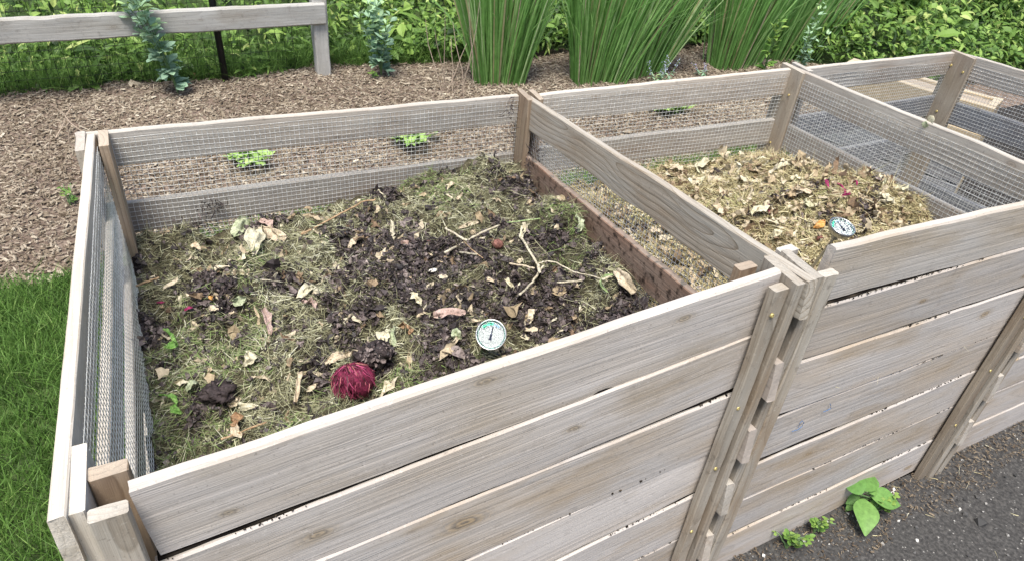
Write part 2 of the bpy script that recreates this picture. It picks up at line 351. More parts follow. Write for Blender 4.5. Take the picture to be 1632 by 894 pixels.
def ribbons(pos, dr, nr, L, W, k=4, curl=.5, rnd=None, taper=True):
    """thin straws/blades lying on or growing out of a surface"""
    n = len(pos); L = np.broadcast_to(L, (n,)); W = np.broadcast_to(W, (n,)); d = norm(dr); s = norm(np.cross(d, nr)); u = norm(np.cross(s, d))
    t = np.linspace(0, 1, k); a = rng.normal(0, 1, n)*curl; b = rng.normal(0, 1, n)*curl*.45
    if taper == 'arch': b = -np.abs(curl*(.4+rng.random(n)))
    side = (a[:, None]*t**2*.5)*L[:, None]; up = (b[:, None]*t**2*.6)*L[:, None]
    mid = pos[:, None]+d[:, None]*(t*L[:, None])[..., None]+s[:, None]*side[..., None]+u[:, None]*up[..., None]
    tp = (1-t**2*.85) if taper else np.ones(k)
    tw = rng.uniform(0, np.pi, n); wd = s*np.cos(tw)[:, None]+u*np.sin(tw)[:, None]*.8
    hw = (tp[None]*W[:, None]*.5)[..., None]*wd[:, None]
    V = np.stack([mid-hw, mid+hw], 2); idx = np.arange(n*k*2).reshape(n, k, 2)
    F = np.stack([idx[:, :-1, 0], idx[:, 1:, 0], idx[:, 1:, 1], idx[:, :-1, 1]], -1).reshape(-1, 4)
    rnd = rng.random(n) if rnd is None else np.asarray(rnd)
    return V.reshape(-1, 3), F, np.repeat(rnd, k*2)
def merge(sets):
    Vs, Fs, Rs, b = [], [], [], 0
    for V, F, R in sets: Vs.append(V); Fs.append(F+b); Rs.append(R); b += len(V)
    return np.concatenate(Vs), np.concatenate(Fs), np.concatenate(Rs)
def sphere_dirs(n, up=0.):
    v = rng.normal(0, 1, (n, 3)); v[:, 2] += up; return norm(v)
def flat_dirs(n, zs=.25):
    a = rng.uniform(0, 2*np.pi, n); return norm(np.stack([np.cos(a), np.sin(a), rng.normal(0, zs, n)], 1))

#==================================================================== THE BINS
Zh = A_([0, 0, -1.])
def lerp(a, b, t): return A_(a, float)*(1-t)+A_(b, float)*t
def rail_stack(parent, A, B, drops, h, th, tdir, mats, names='rail', labels=None, **kw):
    for i, dz in enumerate(drops):
        z = A_([0, 0, -dz]); jit = rng.normal(0, .0012, 3)
        beam(names, A_(A)+z+jit, A_(B)+z+jit, h, th, mats[min(i, len(mats)-1)], parent, tdir, label=(labels or {}).get(i), **kw)
def screw(p, nrm, parent, r=.0042):
    V, F = revolve([(0, .0006), (.0013, .0006), (.0016, .0014), (r*.86, .0018), (r, .0006), (r*.95, -.002)], 14)
    Fm = frame_from(nrm, (0.3, .2, .9)); mobj('screw', V@Fm.T+A_(p), F, M_BRASS, parent, smooth=True)
# ---- bin 1
bin1 = empty('compost_bin', (.5, .55, GZ), 'grey board compost bin nearest the camera, full of dark rotting scraps with a dial thermometer', 'compost bin', 'compost bins built in a row')
# left side panel: rails outside, wire mesh inside
LA, LB = (-.083, -.010, .0), (-.023, 1.157, -.057)
ld = norm(A_(LB)-A_(LA)); ldx = A_([ld[1], -ld[0], 0])
rail_stack(bin1, LA, LB, [0, .19, .375, .56], .09, .019, ldx, [W_LEFT, W_RAIL, W_RAIL], 'side_rail', wob=.0016)
# corner posts of the left side
p_in = post('corner_post', (.002, 1.066), -.9, -.050, .021, .089, W_POST, bin1, (.02, 1, 0), lean=(0.0, 0))
p_out = post('corner_post', (-.047, 1.062), -.9, -.052, .019, .105, W_RAIL, bin1, (.05, 1, 0))
fr_in = post('corner_post', (-.0655, -.004), -.9, -.006, .0185, .107, W_LEFT, bin1, (.05, 1, 0))
beam('stop_post', (-.043, .062, -.010), (-.043, .062, -.9), .043, .021, W_POST, bin1, (0, -1, 0))
beam('guide_strip', (-.045, -.006, -.006), (-.045, -.003, -.9), .0425, .02, W_GUIDE, bin1, (0, -1, 0))
# back panel
BA, BB = (-.046, 1.158, -.057), (1.155, 1.168, -.094)
rail_stack(bin1, BA, BB, [0, .192, .385, .57], .088, .019, (0, 1, 0), [W_RAIL], 'back_rail', wob=.0016)
wires('wire_mesh', (.024, 1.152, -.072), (1.107, .008, -.032), (0, 0, -.75), bin1, seed=3)
# front boards
tops1 = [(0.0, .0615), (-.145, -.067), (-.270, -.2095), (-.46, -.358), (-.60, -.505), (-.75, -.66)]
W_LOW = wood('lower_front_wood', (.51, .463, .425), (.30, .258, .222), (.45, .345, .225), .55, .28, 30., .85, .16, off=(0, .09, .03), wash=.35, streak=.95, top_tint=.6, topcol=(.33, .30, .25))
W_LOW2 = wood('lower_greyer_front_wood', (.46, .42, .387), (.26, .226, .197), (.43, .305, .17), .55, .26, 34., .85, .2, off=(0, .10, .03), wash=.3, streak=.95, top_tint=.6, topcol=(.33, .30, .25))
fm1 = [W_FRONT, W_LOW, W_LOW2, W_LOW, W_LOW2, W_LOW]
bots1 = tops1[1:]+[(-.875, -.83)]
for i, ((a, b), (c, d)) in enumerate(zip(tops1, bots1)):
    h = ((a-c)+(b-d))/2-.0024
    beam('front_board', (.0, -(.0012+.0026*((i*37) % 5)/4)*(i > 0), a), (.997, -(.0012+.0026*((i*37) % 5)/4)*(i > 0), b), h if i else .1365, .0185, fm1[i], bin1, (0, 1, .010 if i else .006), wob=.0016, bev=.0035)
# divider 1 (right wall of bin 1)
D1A, D1B = A_([1.1445, 1.165, -.088]), A_([1.0165, -.040, .0645])
d1 = norm(D1B-D1A); d1x = A_([-d1[1], d1[0], 0]); d1x = d1x if d1x[0] > 0 else -d1x
drops1 = [0, .181, .352, .515, .69]
D1m = [W_DIV, W_SOIL, W_SOIL, W_RAIL, W_RAIL]
for i, dz in enumerate(drops1):
    zz = A_([0, 0, -dz])
    beam('divider_rail', D1A+zz, D1B+zz, .087 if i else .094, .0185, D1m[i], bin1, d1x, wob=.0022, chew=.03 if i == 0 else .012,
         label={0: 'top divider rail with looping brown grain and a wavy lower edge', 1: 'rusty brown soil stained divider rail'}.get(i))
wires('wire_mesh', D1A+d1x*.0215+A_([0, 0, -.05])+d1*.02, (D1B-D1A)*.93, (0, 0, -.68), bin1, seed=9, amp=.002)
# back post between bin 1 and bin 2, and its twin on the bin 2 side
post('corner_post', (1.126, 1.095), -.9, -.080, .0185, .09, W_POST, bin1, (.105, 1, 0))
post('corner_post', (1.167, 1.105), -.9, -.086, .0175, .082, W_POST, bin1, (.105, 1, 0))
# front end of divider 1
fs = d1*-1
post('divider_strip', (.9975, -.036), -.9, .0575, .0178, .088, W_GUIDE, bin1, (.1, 1, 0))
post('divider_strip', (1.0355, -.036), -.9, .0605, .0178, .088, W_GUIDE, bin1, (.1, 1, 0))
g1 = beam('guide_strip', (.9675, -.0075, .044), (.9675, -.0075, -.9), .0290, .0185, W_GUIDE, bin1, (0, -1, 0), wob=.0016)
beam('guide_strip', (1.0545, -.0215, .0605), (1.0545, -.0215, -.9), .0335, .0185, W_GUIDE, bin1, (0, -1, 0), wob=.0016)
beam('stop_post', (.958, .068, .040), (.958, .068, -.9), .040, .019, W_POST, bin1, (0, -1, 0))
beam('stop_post', (1.056, .072, .050), (1.056, .072, -.9), .040, .019, W_RAIL, bin1, (0, -1, 0))
for zz in (-.005, -.225, -.395, -.60): screw((.979+rng.normal(0, .002), -.0265, zz), (0, -1, .05), g1)
# left side mesh, hung on the inside and pushed inwards by the heap
wires('wire_mesh', (-.052, .055, -.018), (.05, 1.02, -.036), (.012, 0, -.72), bin1, seed=5, amp=.0006, wav=.0006, r=.0006,
      bulge=lambda s, t: -(.026*np.clip(t*1.6, 0, 1)*np.sin(np.pi*np.clip(s*.96+.02, 0, 1))))
M_SEAM = plain('seam_dirt', None, .95, attr='rnd', stops=[(0, (.008, .006, .005)), (.6, (.03, .024, .018)), (1, (.09, .07, .05))], spec=.1)
def seam(x0, x1, z0, z1, parent):
    # packed black dirt that fills the slit between two boards, with crumbs spilling out of it
    n = int((x1-x0)/.004); x = np.linspace(x0, x1, n); z = np.interp(x, [x0, x1], [z0, z1]); y = .0022+fbm(x*14, x*0+z0*9, 5, 3)*.003
    V = np.stack([np.stack([x, y, z+.0048], 1), np.stack([x, y-.0004, z+.0010], 1), np.stack([x, y*0+.016, z+.0010], 1), np.stack([x, y*0+.016, z+.0048], 1)], 1).reshape(-1, 3)
    i = np.arange(n-1)[:, None]*4; j = np.arange(4)[None]; F = np.stack([i+j, i+4+j, i+4+(j+1) % 4, i+(j+1) % 4], -1).reshape(-1, 4)
    R = np.repeat(np.clip(.3+fbm(x*40, x*0, 3, 3), 0, .8), 4)
    m = int((x1-x0)*200); xx = rng.uniform(x0, x1, m); kp = fbm(xx*6+z0*50, xx*0, 9, 3) > .02; xx = xx[kp]; m = len(xx)
    V2, F2, R2 = chunks(np.stack([xx, rng.uniform(-.003, .001, m), np.interp(xx, [x0, x1], [z0, z1])+rng.uniform(.0005, .004, m)], 1), rng.gamma(3, .0003, m)+.0004, rng.random(m), .5)
    o = mobj('seam_dirt', np.concatenate([V, V2]), [F, F2+len(V)], M_SEAM, parent, attrs={'rnd': np.concatenate([R, R2])}); o['kind'] = 'stuff'
tv = A_([(1, 0, 0), (-1, 0, 0), (0, 1, 0), (0, -1, 0), (0, 0, 1), (0, 0, -1)], float); tf = A_([(0, 2, 4), (2, 1, 4), (1, 3, 4), (3, 0, 4), (2, 0, 5), (1, 2, 5), (3, 1, 5), (0, 3, 5)])
def chunks(p, s, rnd, aniso=.5):
    k = len(p); V = tv[None]*(1+rng.normal(0, aniso*.6, (k, 6, 1)))*s[:, None, None]; q = norm(rng.normal(0, 1, (k, 4)))
    w, a, b, c = q.T; R = np.stack([1-2*(b*b+c*c), 2*(a*b-w*c), 2*(a*c+w*b), 2*(a*b+w*c), 1-2*(a*a+c*c), 2*(b*c-w*a), 2*(a*c-w*b), 2*(b*c+w*a), 1-2*(a*a+b*b)], 1).reshape(-1, 3, 3)
    V = np.einsum('nij,nkj->nki', R, V)+p[:, None]; F = (tf[None]+6*np.arange(k)[:, None, None]).reshape(-1, 3); return V.reshape(-1, 3), F, np.repeat(rnd, 6)
for a, b in tops1[1:]: seam(.004, .995, a-.0005, b-.0005, bin1)
# ---- bin 2
bin2 = empty('compost_bin', (1.5, .5, GZ), 'middle grey board compost bin, heaped with pale straw and yellow leaves', 'compost bin', 'compost bins built in a row')
A2, B2 = (1.187, 1.160, -.095), (2.075, 1.000, -.040)
rail_stack(bin2, A2, B2, [0, .178, .36, .54], .088, .019, (.17, 1, 0), [W_RAIL], 'back_rail', wob=.0018)
wires('wire_mesh', A_(A2)+A_([0, -.006, -.012]), A_(B2)-A_(A2)-A_([.02, 0, 0]), (0, 0, -.78), bin2, seed=13)
tops2 = [(.0785, .050), (-.052, -.067), (-.185, -.205), (-.343, -.348), (-.487, -.470), (-.616, -.601), (-.752, -.733)]
bots2 = tops2[1:]+[(-.90, -.86)]
for i, ((a, b), (c, d)) in enumerate(zip(tops2, bots2)):
    h = ((a-c)+(b-d))/2-.0024; x0 = 1.118 if i == 0 else 1.058
    beam('front_board', (x0, -(.0012+.0026*((i*37) % 5)/4)*(i > 0), a), (1.925, -(.0012+.0026*((i*37) % 5)/4)*(i > 0), b), h, .0185, W_LOW2 if i else W_FRONT2, bin2, (0, 1, .010 if i else .006), wob=.0018, bev=.0035)
for i, (a, b) in enumerate(tops2[1:]): seam(1.125 if i == 0 else 1.062, 1.92, a-.0005, b-.0005, bin2)
D2A, D2B = A_([2.083, 1.035, -.040]), A_([1.943, -.038, .042])
d2 = norm(D2B-D2A); d2x = A_([-d2[1], d2[0], 0]); d2x = d2x if d2x[0] > 0 else -d2x
for dz in [0, .181, .352, .52, .69]:
    beam('divider_rail', D2A+A_([0, 0, -dz]), D2B+A_([0, 0, -dz]), .088, .0185, W_RAIL, bin2, d2x, wob=.002)
wires('wire_mesh', D2A-d2x*.004+A_([0, 0, -.022])+d2*.1, (D2B-D2A)*.87, (0, 0, -.74), bin2, seed=17, amp=.0025)
pp = post('corner_post', (2.062, .944), -.9, -.036, .0205, .108, W_POSTG, bin2, (.12, 1, 0))
post('corner_post', (2.103, .955), -.9, -.036, .019, .09, W_RAIL, bin2, (.12, 1, 0))
post('divider_strip', (1.925, -.034), -.9, .040, .0178, .088, W_GUIDE, bin2, (.12, 1, 0))
post('divider_strip', (1.962, -.034), -.9, .040, .0178, .088, W_GUIDE, bin2, (.12, 1, 0))
g2 = beam('guide_strip', (1.887, -.0075, .035), (1.887, -.0075, -.9), .0340, .0185, W_POSTG, bin2, (0, -1, 0))
beam('guide_strip', (1.982, -.0075, .035), (1.982, -.0075, -.9), .0340, .0185, W_POSTG, bin2, (0, -1, 0))
for zz in (-.455, -.655, -.28): screw((1.905, -.0265, zz), (0, -1, .05), g2)
for y, zz in ((.975, -.12), (1.01, -.09), (.99, -.30)): screw((2.062+.12*(y-.944)-.0015, y, zz), (-1, .12, 0), pp, .0035)
# blue crayon marks on bin 2's fourth board
def mark(pts):
    P = [at_y(u, v, -.0048)*[1, 1, 1] for u, v in pts]
    V, F = tube(P, .0007, 5); mobj('crayon_mark', V, F, M_CRAYON, bin2)
mark([(1262, 687), (1272, 684), (1278, 679), (1281, 673), (1279, 670), (1275, 673), (1272, 681)])
mark([(1312, 656), (1319, 653), (1324, 650), (1324, 646), (1323, 643)])
# ---- bin 3
bin3 = empty('compost_bin', (2.5, .5, GZ), 'empty far compost bin at the right end of the row, wire showing through', 'compost bin', 'compost bins built in a row')
A3, B3 = (2.125, 1.002, -.046), (3.045, 1.055, -.082)
W_RAIL_SHADE = wood('shade_tinted_grey_wood', (.25, .255, .27), (.1, .1, .105), (.2, .16, .13), .4, .3, 30., .6, .4, off=(0, .04, .03), wash=.3)  # grey rail wood with the bin's shade mixed into a darker, bluer colour
rail_stack(bin3, A3, B3, [0, .178, .345, .52], .088, .019, (-.05, 1, 0), [W_RAIL, W_RAIL_SHADE], 'back_rail', wob=.0018)
wires('wire_mesh', A_(A3)+A_([0, -.006, -.03]), A_(B3)-A_(A3)-A_([.03, 0, 0]), (0, 0, -.76), bin3, seed=23)
D3A, D3B = A_([3.034, 1.075, -.082]), A_([2.9, -.035, .02])
d3 = norm(D3B-D3A); d3x = A_([-d3[1], d3[0], 0]); d3x = d3x if d3x[0] > 0 else -d3x
for dz in [0, .178, .35, .52, .69]:
    beam('side_rail', D3A+A_([0, 0, -dz]), D3B+A_([0, 0, -dz]), .088, .0185, W_RAIL_SHADE if dz else W_RAIL, bin3, d3x, wob=.002)
wires('wire_mesh', D3A-d3x*.004+A_([0, 0, -.03])+d3*.1, (D3B-D3A)*.87, (0, 0, -.74), bin3, seed=27, amp=.0025)
p3 = post('corner_post', (3.010, .962), -.9, -.076, .0205, .112, W_POSTG, bin3, (.12, 1, 0))
for y, zz in ((.985, -.135), (1.045, -.128), (1.02, -.31)): screw((3.010+.12*(y-.962)-.0015, y, zz), (-1, .12, 0), p3, .0048)
post('divider_strip', (2.882, -.034), -.9, .02, .0178, .088, W_GUIDE, bin3, (.12, 1, 0))
beam('guide_strip', (2.845, -.0075, .015), (2.845, -.0075, -.9), .0340, .0185, W_POSTG, bin3, (0, -1, 0))
for i in range(7):
    a = .03-.131*i
    beam('front_board', (2.0, -(.0012+.0026*((i*37) % 5)/4)*(i > 0), a), (2.88, -(.0012+.0026*((i*37) % 5)/4)*(i > 0), a-.02), .129, .0185, W_LOW2 if i else W_FRONT2, bin3, (0, 1, .010 if i else .006), wob=.0016, bev=.0035)

#==================================================================== HEAPS
def gs(x, y, cx, cy, sx, sy): return np.exp(-((x-cx)/sx)**2-((y-cy)/sy)**2)
def H1s(x, y):
    z = -.325+.0*x
    z = z+.075*gs(x, y, .62, .62, .34, .30)+.03*gs(x, y, .85, 1.0, .25, .14)-.045*gs(x, y, .0, .5, .14, .6)-.04*gs(x, y, 0., 1.15, .3, .15)
    z = z+.10*gs(x, y, 1.05, .71, .08, .07)+.055*gs(x, y, 1.04, .40, .1, .16)-.03*gs(x, y, 1.05, .2, .06, .08)+.02*gs(x, y, .35, .2, .25, .15)-.03*gs(x, y, .3, 1.15, .35, .07)+.045*gs(x, y, 1.06, .82, .1, .16)
    return z
def H1(x, y): return H1s(x, y)+fbm(x*8, y*8, 31, 3)*.072+fbm(x*20, y*20, 41, 3)*.052
def H2s(x, y):
    z = -.33+0*x
    z = z+.11*gs(x, y, 1.72, .55, .34, .36)+.09*gs(x, y, 1.95, .35, .18, .3)-.10*gs(x, y, 1.35, 1.1, .5, .15)-.05*gs(x, y, 2.0, 1.05, .25, .13)-.03*gs(x, y, 1.15, .2, .2, .3)
    return z
def H2(x, y): return H2s(x, y)+fbm(x*8, y*8, 51, 3)*.045+fbm(x*30, y*30, 61, 3)*.022
# dark wet patches of bin 1, as ellipses lying on the heap
dk = []
for u, v, ru, rv in [(690, 425, 130, 38), (865, 400, 70, 32), (840, 480, 130, 36), (600, 400, 75, 38), (560, 440, 45, 34), (335, 632, 40, 32), (250, 530, 28, 34), (700, 545, 42, 50), (605, 592, 34, 24), (1000, 487, 52, 28),
                    (335, 455, 55, 18), (440, 452, 30, 22), (470, 470, 20, 20), (990, 420, 50, 40), (420, 355, 45, 14), (320, 352, 55, 12), (215, 425, 18, 25), (580, 500, 45, 18), (760, 500, 110, 28), (850, 300, 60, 16), (610, 312, 35, 10), (505, 590, 28, 22), (880, 510, 90, 24), (255, 590, 30, 20), (690, 600, 30, 22), (480, 330, 60, 10), (950, 340, 25, 30)]:
    c = at_h(u, v, H1); e = at_h(u+ru, v, H1); g = at_h(u, v-rv, H1); dk.append((c[:2], e[:2]-c[:2], g[:2]-c[:2]))
def darkness(x, y, lst=None):
    r = np.zeros_like(x)
    nz = fbm(x*16, y*16, 77, 4)*.9
    for c, a, b in (dk if lst is None else lst):
        det = a[0]*b[1]-a[1]*b[0]; px, py = x-c[0], y-c[1]
        s = (px*b[1]-py*b[0])/det; t = (a[0]*py-a[1]*px)/det
        r = np.maximum(r, 1.25-np.sqrt(s*s+t*t)+nz)
    if lst is None: r = np.maximum(r, np.clip((fbm(x*10+3, y*10, 201, 3)-.23)*4.5, 0, .7))
    return np.clip(r*1.7-.35, 0, 1)
dk2 = []
for u, v, ru, rv in [(1140, 285, 14, 8), (1250, 318, 26, 10), (1235, 340, 22, 10), (1160, 310, 20, 6), (1390, 315, 16, 8), (1300, 300, 14, 6), (1270, 345, 14, 8), (1320, 345, 12, 12), (1190, 350, 22, 8), (940, 300, 40, 14), (880, 285, 30, 20), (1010, 370, 20, 14), (1060, 420, 26, 12)]:
    c = at_h(u, v, H2); e = at_h(u+ru, v, H2); g = at_h(u, v-rv, H2); dk2.append((c[:2], e[:2]-c[:2], g[:2]-c[:2]))
STRAW = [(0, (.03, .026, .019)), (.12, (.09, .08, .053)), (.3, (.20, .195, .11)), (.5, (.35, .34, .20)), (.66, (.53, .52, .35)), (.8, (.72, .70, .55)), (.86, (.25, .30, .13)), (1, (.17, .25, .08))]
STRAW2 = [(0, (.06, .045, .025)), (.12, (.22, .17, .09)), (.3, (.38, .32, .17)), (.5, (.50, .44, .25)), (.7, (.62, .56, .34)), (.85, (.74, .68, .49)), (.92, (.50, .44, .24)), (1, (.32, .34, .14))]
M_STRAW = plain('grass_clippings', None, .8, attr='rnd', stops=STRAW, spec=.15, sub=.12)
M_STRAW2 = plain('dry_straw', None, .8, attr='rnd', stops=STRAW2, spec=.15, sub=.12)
M_FLAKE = plain('rotted_leaf', None, .62, attr='rnd', stops=[(0, (.014, .010, .010)), (.3, (.042, .032, .031)), (.58, (.105, .08, .077)), (.82, (.22, .175, .16)), (1, (.42, .35, .30))], spec=.5, var=.5, nscale=180, bumpy=.5)
M_DLEAF = plain('dry_leaf_litter', None, .8, attr='rnd', stops=[(0, (.07, .045, .03)), (.2, (.22, .15, .095)), (.45, (.42, .33, .21)), (.75, (.6, .52, .38)), (.92, (.64, .6, .44)), (1, (.4, .42, .22))], spec=.2, var=.3, nscale=120, sub=.1)
def heap_mat(name, dark, light):
    m, nt, b = newmat(name); tc = N(nt, 'TexCoord'); a = N(nt, 'Attribute'); a.attribute_name = 'dark'
    n1 = noise(nt, tc.outputs['Object'], 60, 6, .7); n2 = noise(nt, tc.outputs['Object'], 260, 3, .6)
    c = mix(nt, a.outputs['Fac'], ramp(nt, n1, [(.35, tuple(x*.3 for x in light)), (.6, light)]), ramp(nt, n1, [(.35, tuple(x*.35 for x in dark)), (.7, dark)]))
    nt.links.new(c, b.inputs['Base Color']); b.inputs['Roughness'].default_value = .8; b.inputs['Specular IOR Level'].default_value = .2
    p = bump(nt, b, n1, .9, .012); bump(nt, b, n2, .8, .004, p); return m
M_HEAP1 = heap_mat('rotting_heap', (.03, .021, .02), (.13, .115, .07)); M_HEAP2 = heap_mat('straw_heap', (.05, .04, .03), (.26, .215, .12))
def heap(name, H, x0, x1, y0, y1, inside, mat, darkf, label, cat):
    nx, ny = int((x1-x0)/.007), int((y1-y0)/.007)
    X, Y = np.meshgrid(np.linspace(x0, x1, nx), np.linspace(y0, y1, ny)); X, Y = inside(X, Y)
    Z = H(X, Y)+fbm(X*80, Y*80, 5, 3)*.009
    D = darkf(X.ravel(), Y.ravel())
    V = np.stack([X, Y, Z], -1).reshape(-1, 3); idx = np.arange(nx*ny).reshape(ny, nx)
    F = np.stack([idx[:-1, :-1], idx[:-1, 1:], idx[1:, 1:], idx[1:, :-1]], -1).reshape(-1, 4)
    # skirt down to the ground so the heap is a solid body
    rim = np.concatenate([idx[0, :], idx[1:, -1], idx[-1, -2::-1], idx[-2:0:-1, 0]]); lo = V[rim].copy(); lo[:, 2] = GZ-.01
    b0 = len(V); V = np.concatenate([V, lo]); k = len(rim); j = np.arange(k); F2 = np.stack([rim[j], b0+j, b0+(j+1) % k, rim[(j+1) % k]], -1)
    o = mobj(name, V, np.concatenate([F, F2]), mat, attrs={'dark': np.concatenate([D, D[rim]])}, smooth=True)
    return tag(o, label, cat, kind='stuff')
# slanted footprints: x limits depend on y
def in1(X, Y):
    s = X/1.0; t = np.clip(Y/1.15, 0, 1); xl = -.035+.045*t-.02*np.sin(np.pi*t)*0; xr = 1.015+.105*t
    return xl+(xr-xl)*s, .030+(1.146-.030)*Y/1.15
def in2(X, Y):
    s = (X-1.1)/.9; t = np.clip(Y/1.15, 0, 1); xl = 1.062+.10*t; xr = 1.935+.125*t
    yb = 1.145-.15*s
    return xl+(xr-xl)*s, .030+(yb-.030)*t
heap('compost_heap', H1, 0, 1., 0, 1.15, in1, M_HEAP1, lambda x, y: darkness(x, y), 'dark rotting compost heap filling the nearest bin, under grass clippings', 'compost')
heap('compost_heap', H2, 1.1, 2.0, 0, 1.15, in2, M_HEAP2, lambda x, y: darkness(x, y, dk2), 'pale straw compost heap filling the middle bin', 'compost')
def pts1(n, m=.01):
    x, y = rng.random(n), rng.random(n)*1.15; return in1(x*(1-2*m)+m, y*(1-2*m)+m)
def pts2(n, m=.01):
    x, y = 1.1+.9*rng.random(n), rng.random(n)*1.15; return in2(1.1+(x-1.1)*(1-2*m)+.9*m, y*(1-2*m)+m)
def nrm_of(H, x, y, e=.006):
    gx = (H(x+e, y)-H(x-e, y))/(2*e); gy = (H(x, y+e)-H(x, y-e))/(2*e); return norm(np.stack([-gx, -gy, np.ones_like(x)], 1))
def lay(H, x, y, lift, tilt):
    nr = nrm_of(H, x, y); d = flat_dirs(len(x), tilt); d = norm(d-nr*np.sum(d*nr, 1, keepdims=True)*(1-tilt)); p = np.stack([x, y, H(x, y)+lift], 1); return p, d, nr
# grass clippings of bin 1 --------------------------------------------------
def straw_field(pts, H, n, darkf, keepdark, Lr, Wr, gz, mat, name, label, tiltv=.22):
    x, y = pts(n); dd = darkf(x, y); patch = fbm(x*12, y*12, 91, 3)
    keep = (rng.random(n) > dd*(1-keepdark)) & (rng.random(n) < 1.0+patch*.9)
    x, y, dd = x[keep], y[keep], dd[keep]; k = len(x)
    p, d, nr = lay(H, x, y, np.abs(rng.normal(0, .0055, k))-.001, tiltv)
    fld = fbm(x*5, y*5, gz, 3); fine = fbm(x*30, y*30, gz+5, 2)
    r = np.clip(.42+rng.normal(0, .19, k)+fld*.22+fine*.25-dd*.12, .02, .83)
    g = (fbm(x*6+9, y*6, gz+3, 3)+.35*gs(x, y, .05, .45, .3, .5)*(x < 1.05) > .2) & (rng.random(k) < .42); r[g] = rng.uniform(.86, 1, g.sum())
    dm = rng.random(k) < dd*.6; r[dm] = rng.uniform(0, .2, dm.sum())
    # clippings lie in swirling tufts: bend directions towards a flow field
    fa = fbm(x*11, y*11, gz+9, 2)*9; fd = np.stack([np.cos(fa), np.sin(fa), np.zeros(k)], 1); w = rng.uniform(0, .9, (k, 1)); d = norm(d*(1-w)+fd*w)
    V, F, R = ribbons(p-d*.01, d, nr, rng.gamma(4, Lr/4, k)+.006, rng.uniform(Wr*.6, Wr*1.5, k), 4, .8, r)
    return tag(mobj(name, V, F, mat, attrs={'rnd': R}), label, 'clippings', kind='stuff')
straw_field(pts1, H1, 100000, darkness, .5, .022, .0014, 101, M_STRAW, 'grass_clippings', 'matted olive grey grass clippings spread over the dark compost of the nearest bin')
straw_field(pts2, H2, 64000, lambda x, y: darkness(x, y, dk2), .45, .028, .0021, 131, M_STRAW2, 'dry_straw', 'pale yellow straw spread over the heap of the middle bin')
# rotted dark flakes --------------------------------------------------------
def flakes(pts, H, n, darkf, name, label, Lr=.012, always=.07):
    x, y = pts(n); dd = darkf(x, y); keep = rng.random(n) < np.maximum(dd, always); x, y = x[keep], y[keep]; k = len(x)
    p, d, nr = lay(H, x, y, rng.uniform(-.003, .011, k), .45)
    L = rng.gamma(4, Lr/4, k)*.85+.003
    nn = norm(nr+rng.normal(0, .45, (k, 3)))
    V, F, R = leafset(p, d, nn, L, L*rng.uniform(.35, .85, k), 'round', rng.normal(0, .7, k), rng.normal(.2, .6, k), .06, np.clip(rng.beta(2, 3, k)+.1*fbm(x*20, y*20, 8, 2), 0, 1))
    return tag(mobj(name, V, F, M_FLAKE, attrs={'rnd': R}), label, 'rotted leaves', kind='stuff')
flakes(pts1, H1, 60000, darkness, 'rotted_leaves', 'wet black rotted leaves in clumps on the nearest heap')
flakes(pts2, H2, 14000, lambda x, y: darkness(x, y, dk2), 'rotted_leaves', 'dark rotted leaf scraps between the straw of the middle bin', .012, .07)
# crumbs of soil
x, y = pts1(16000); dd = darkness(x, y); kp = rng.random(len(x)) < np.maximum(dd, .12); x, y = x[kp], y[kp]; k = len(x)
V, F, R = chunks(np.stack([x, y, H1(x, y)+rng.uniform(0, .009, k)], 1), rng.gamma(3, .0011, k)+.001, np.clip(rng.beta(2, 3, k), 0, 1))
tag(mobj('soil_crumbs', V, F, M_FLAKE, attrs={'rnd': R}), 'black soil crumbs sprinkled over the nearest heap', 'soil', kind='stuff')
# dry leaf litter
def litter(pts, H, n, size, name, label, hi=1.):
    x, y = pts(n, .03); p, d, nr = lay(H, x, y, rng.uniform(.002, .011, n), .3); L = rng.gamma(5, size/5, n)+.01
    sets = []
    for i, sh in enumerate(('oval', 'lance', 'round')):
        s = slice(i, None, 3); k = len(x[s])
        sets.append(leafset(p[s], d[s], norm(nr[s]+rng.normal(0, .45, (k, 3))), L[s], L[s]*rng.uniform(.3, .65, k), sh, rng.normal(0, .7, k), rng.normal(.25, .5, k), .065, rng.beta(2.2, 1.8, k)*hi))
    V, F, R = merge(sets); return tag(mobj(name, V, F, M_DLEAF, attrs={'rnd': R}), label, 'leaf litter', kind='stuff')
litter(pts1, H1, 650, .022, 'leaf_litter', 'withered pale leaf scraps strewn over the nearest heap', .93)
litter(pts2, H2, 2800, .020, 'leaf_litter', 'crisp yellow and brown leaf scraps mixed in the straw of the middle bin')

#==================================================================== SINGLE THINGS LYING ON THE HEAPS
def leafmat(name, a, b_, vein=None, rough=.75, sub=.1):
    m, nt, b = newmat(name); tc = N(nt, 'TexCoord'); n = noise(nt, tc.outputs['Object'], 70, 5, .65); n2 = noise(nt, tc.outputs['Object'], 240, 3, .6)
    c = mix(nt, ramp(nt, n, [(.38, (0, 0, 0)), (.62, (1, 1, 1))]), a, b_); c = mix(nt, math_(nt, 'MULTIPLY', ramp(nt, n2, [(.48, (0, 0, 0)), (.66, (1, 1, 1))]), .7), c, tuple(x*.38 for x in a))
    nt.links.new(c, b.inputs['Base Color']); b.inputs['Roughness'].default_value = rough; b.inputs['Specular IOR Level'].default_value = .25
    bump(nt, b, n2, .5, .002)
    if sub:
        tr = N(nt, 'BsdfTranslucent'); nt.links.new(c, tr.inputs[0]); ms = N(nt, 'MixShader'); ms.inputs[0].default_value = sub
        nt.links.new(b.outputs[0], ms.inputs[1]); nt.links.new(tr.outputs[0], ms.inputs[2]); out = [q for q in nt.nodes if q.type == 'OUTPUT_MATERIAL'][0]; nt.links.new(ms.outputs[0], out.inputs[0])
    return m
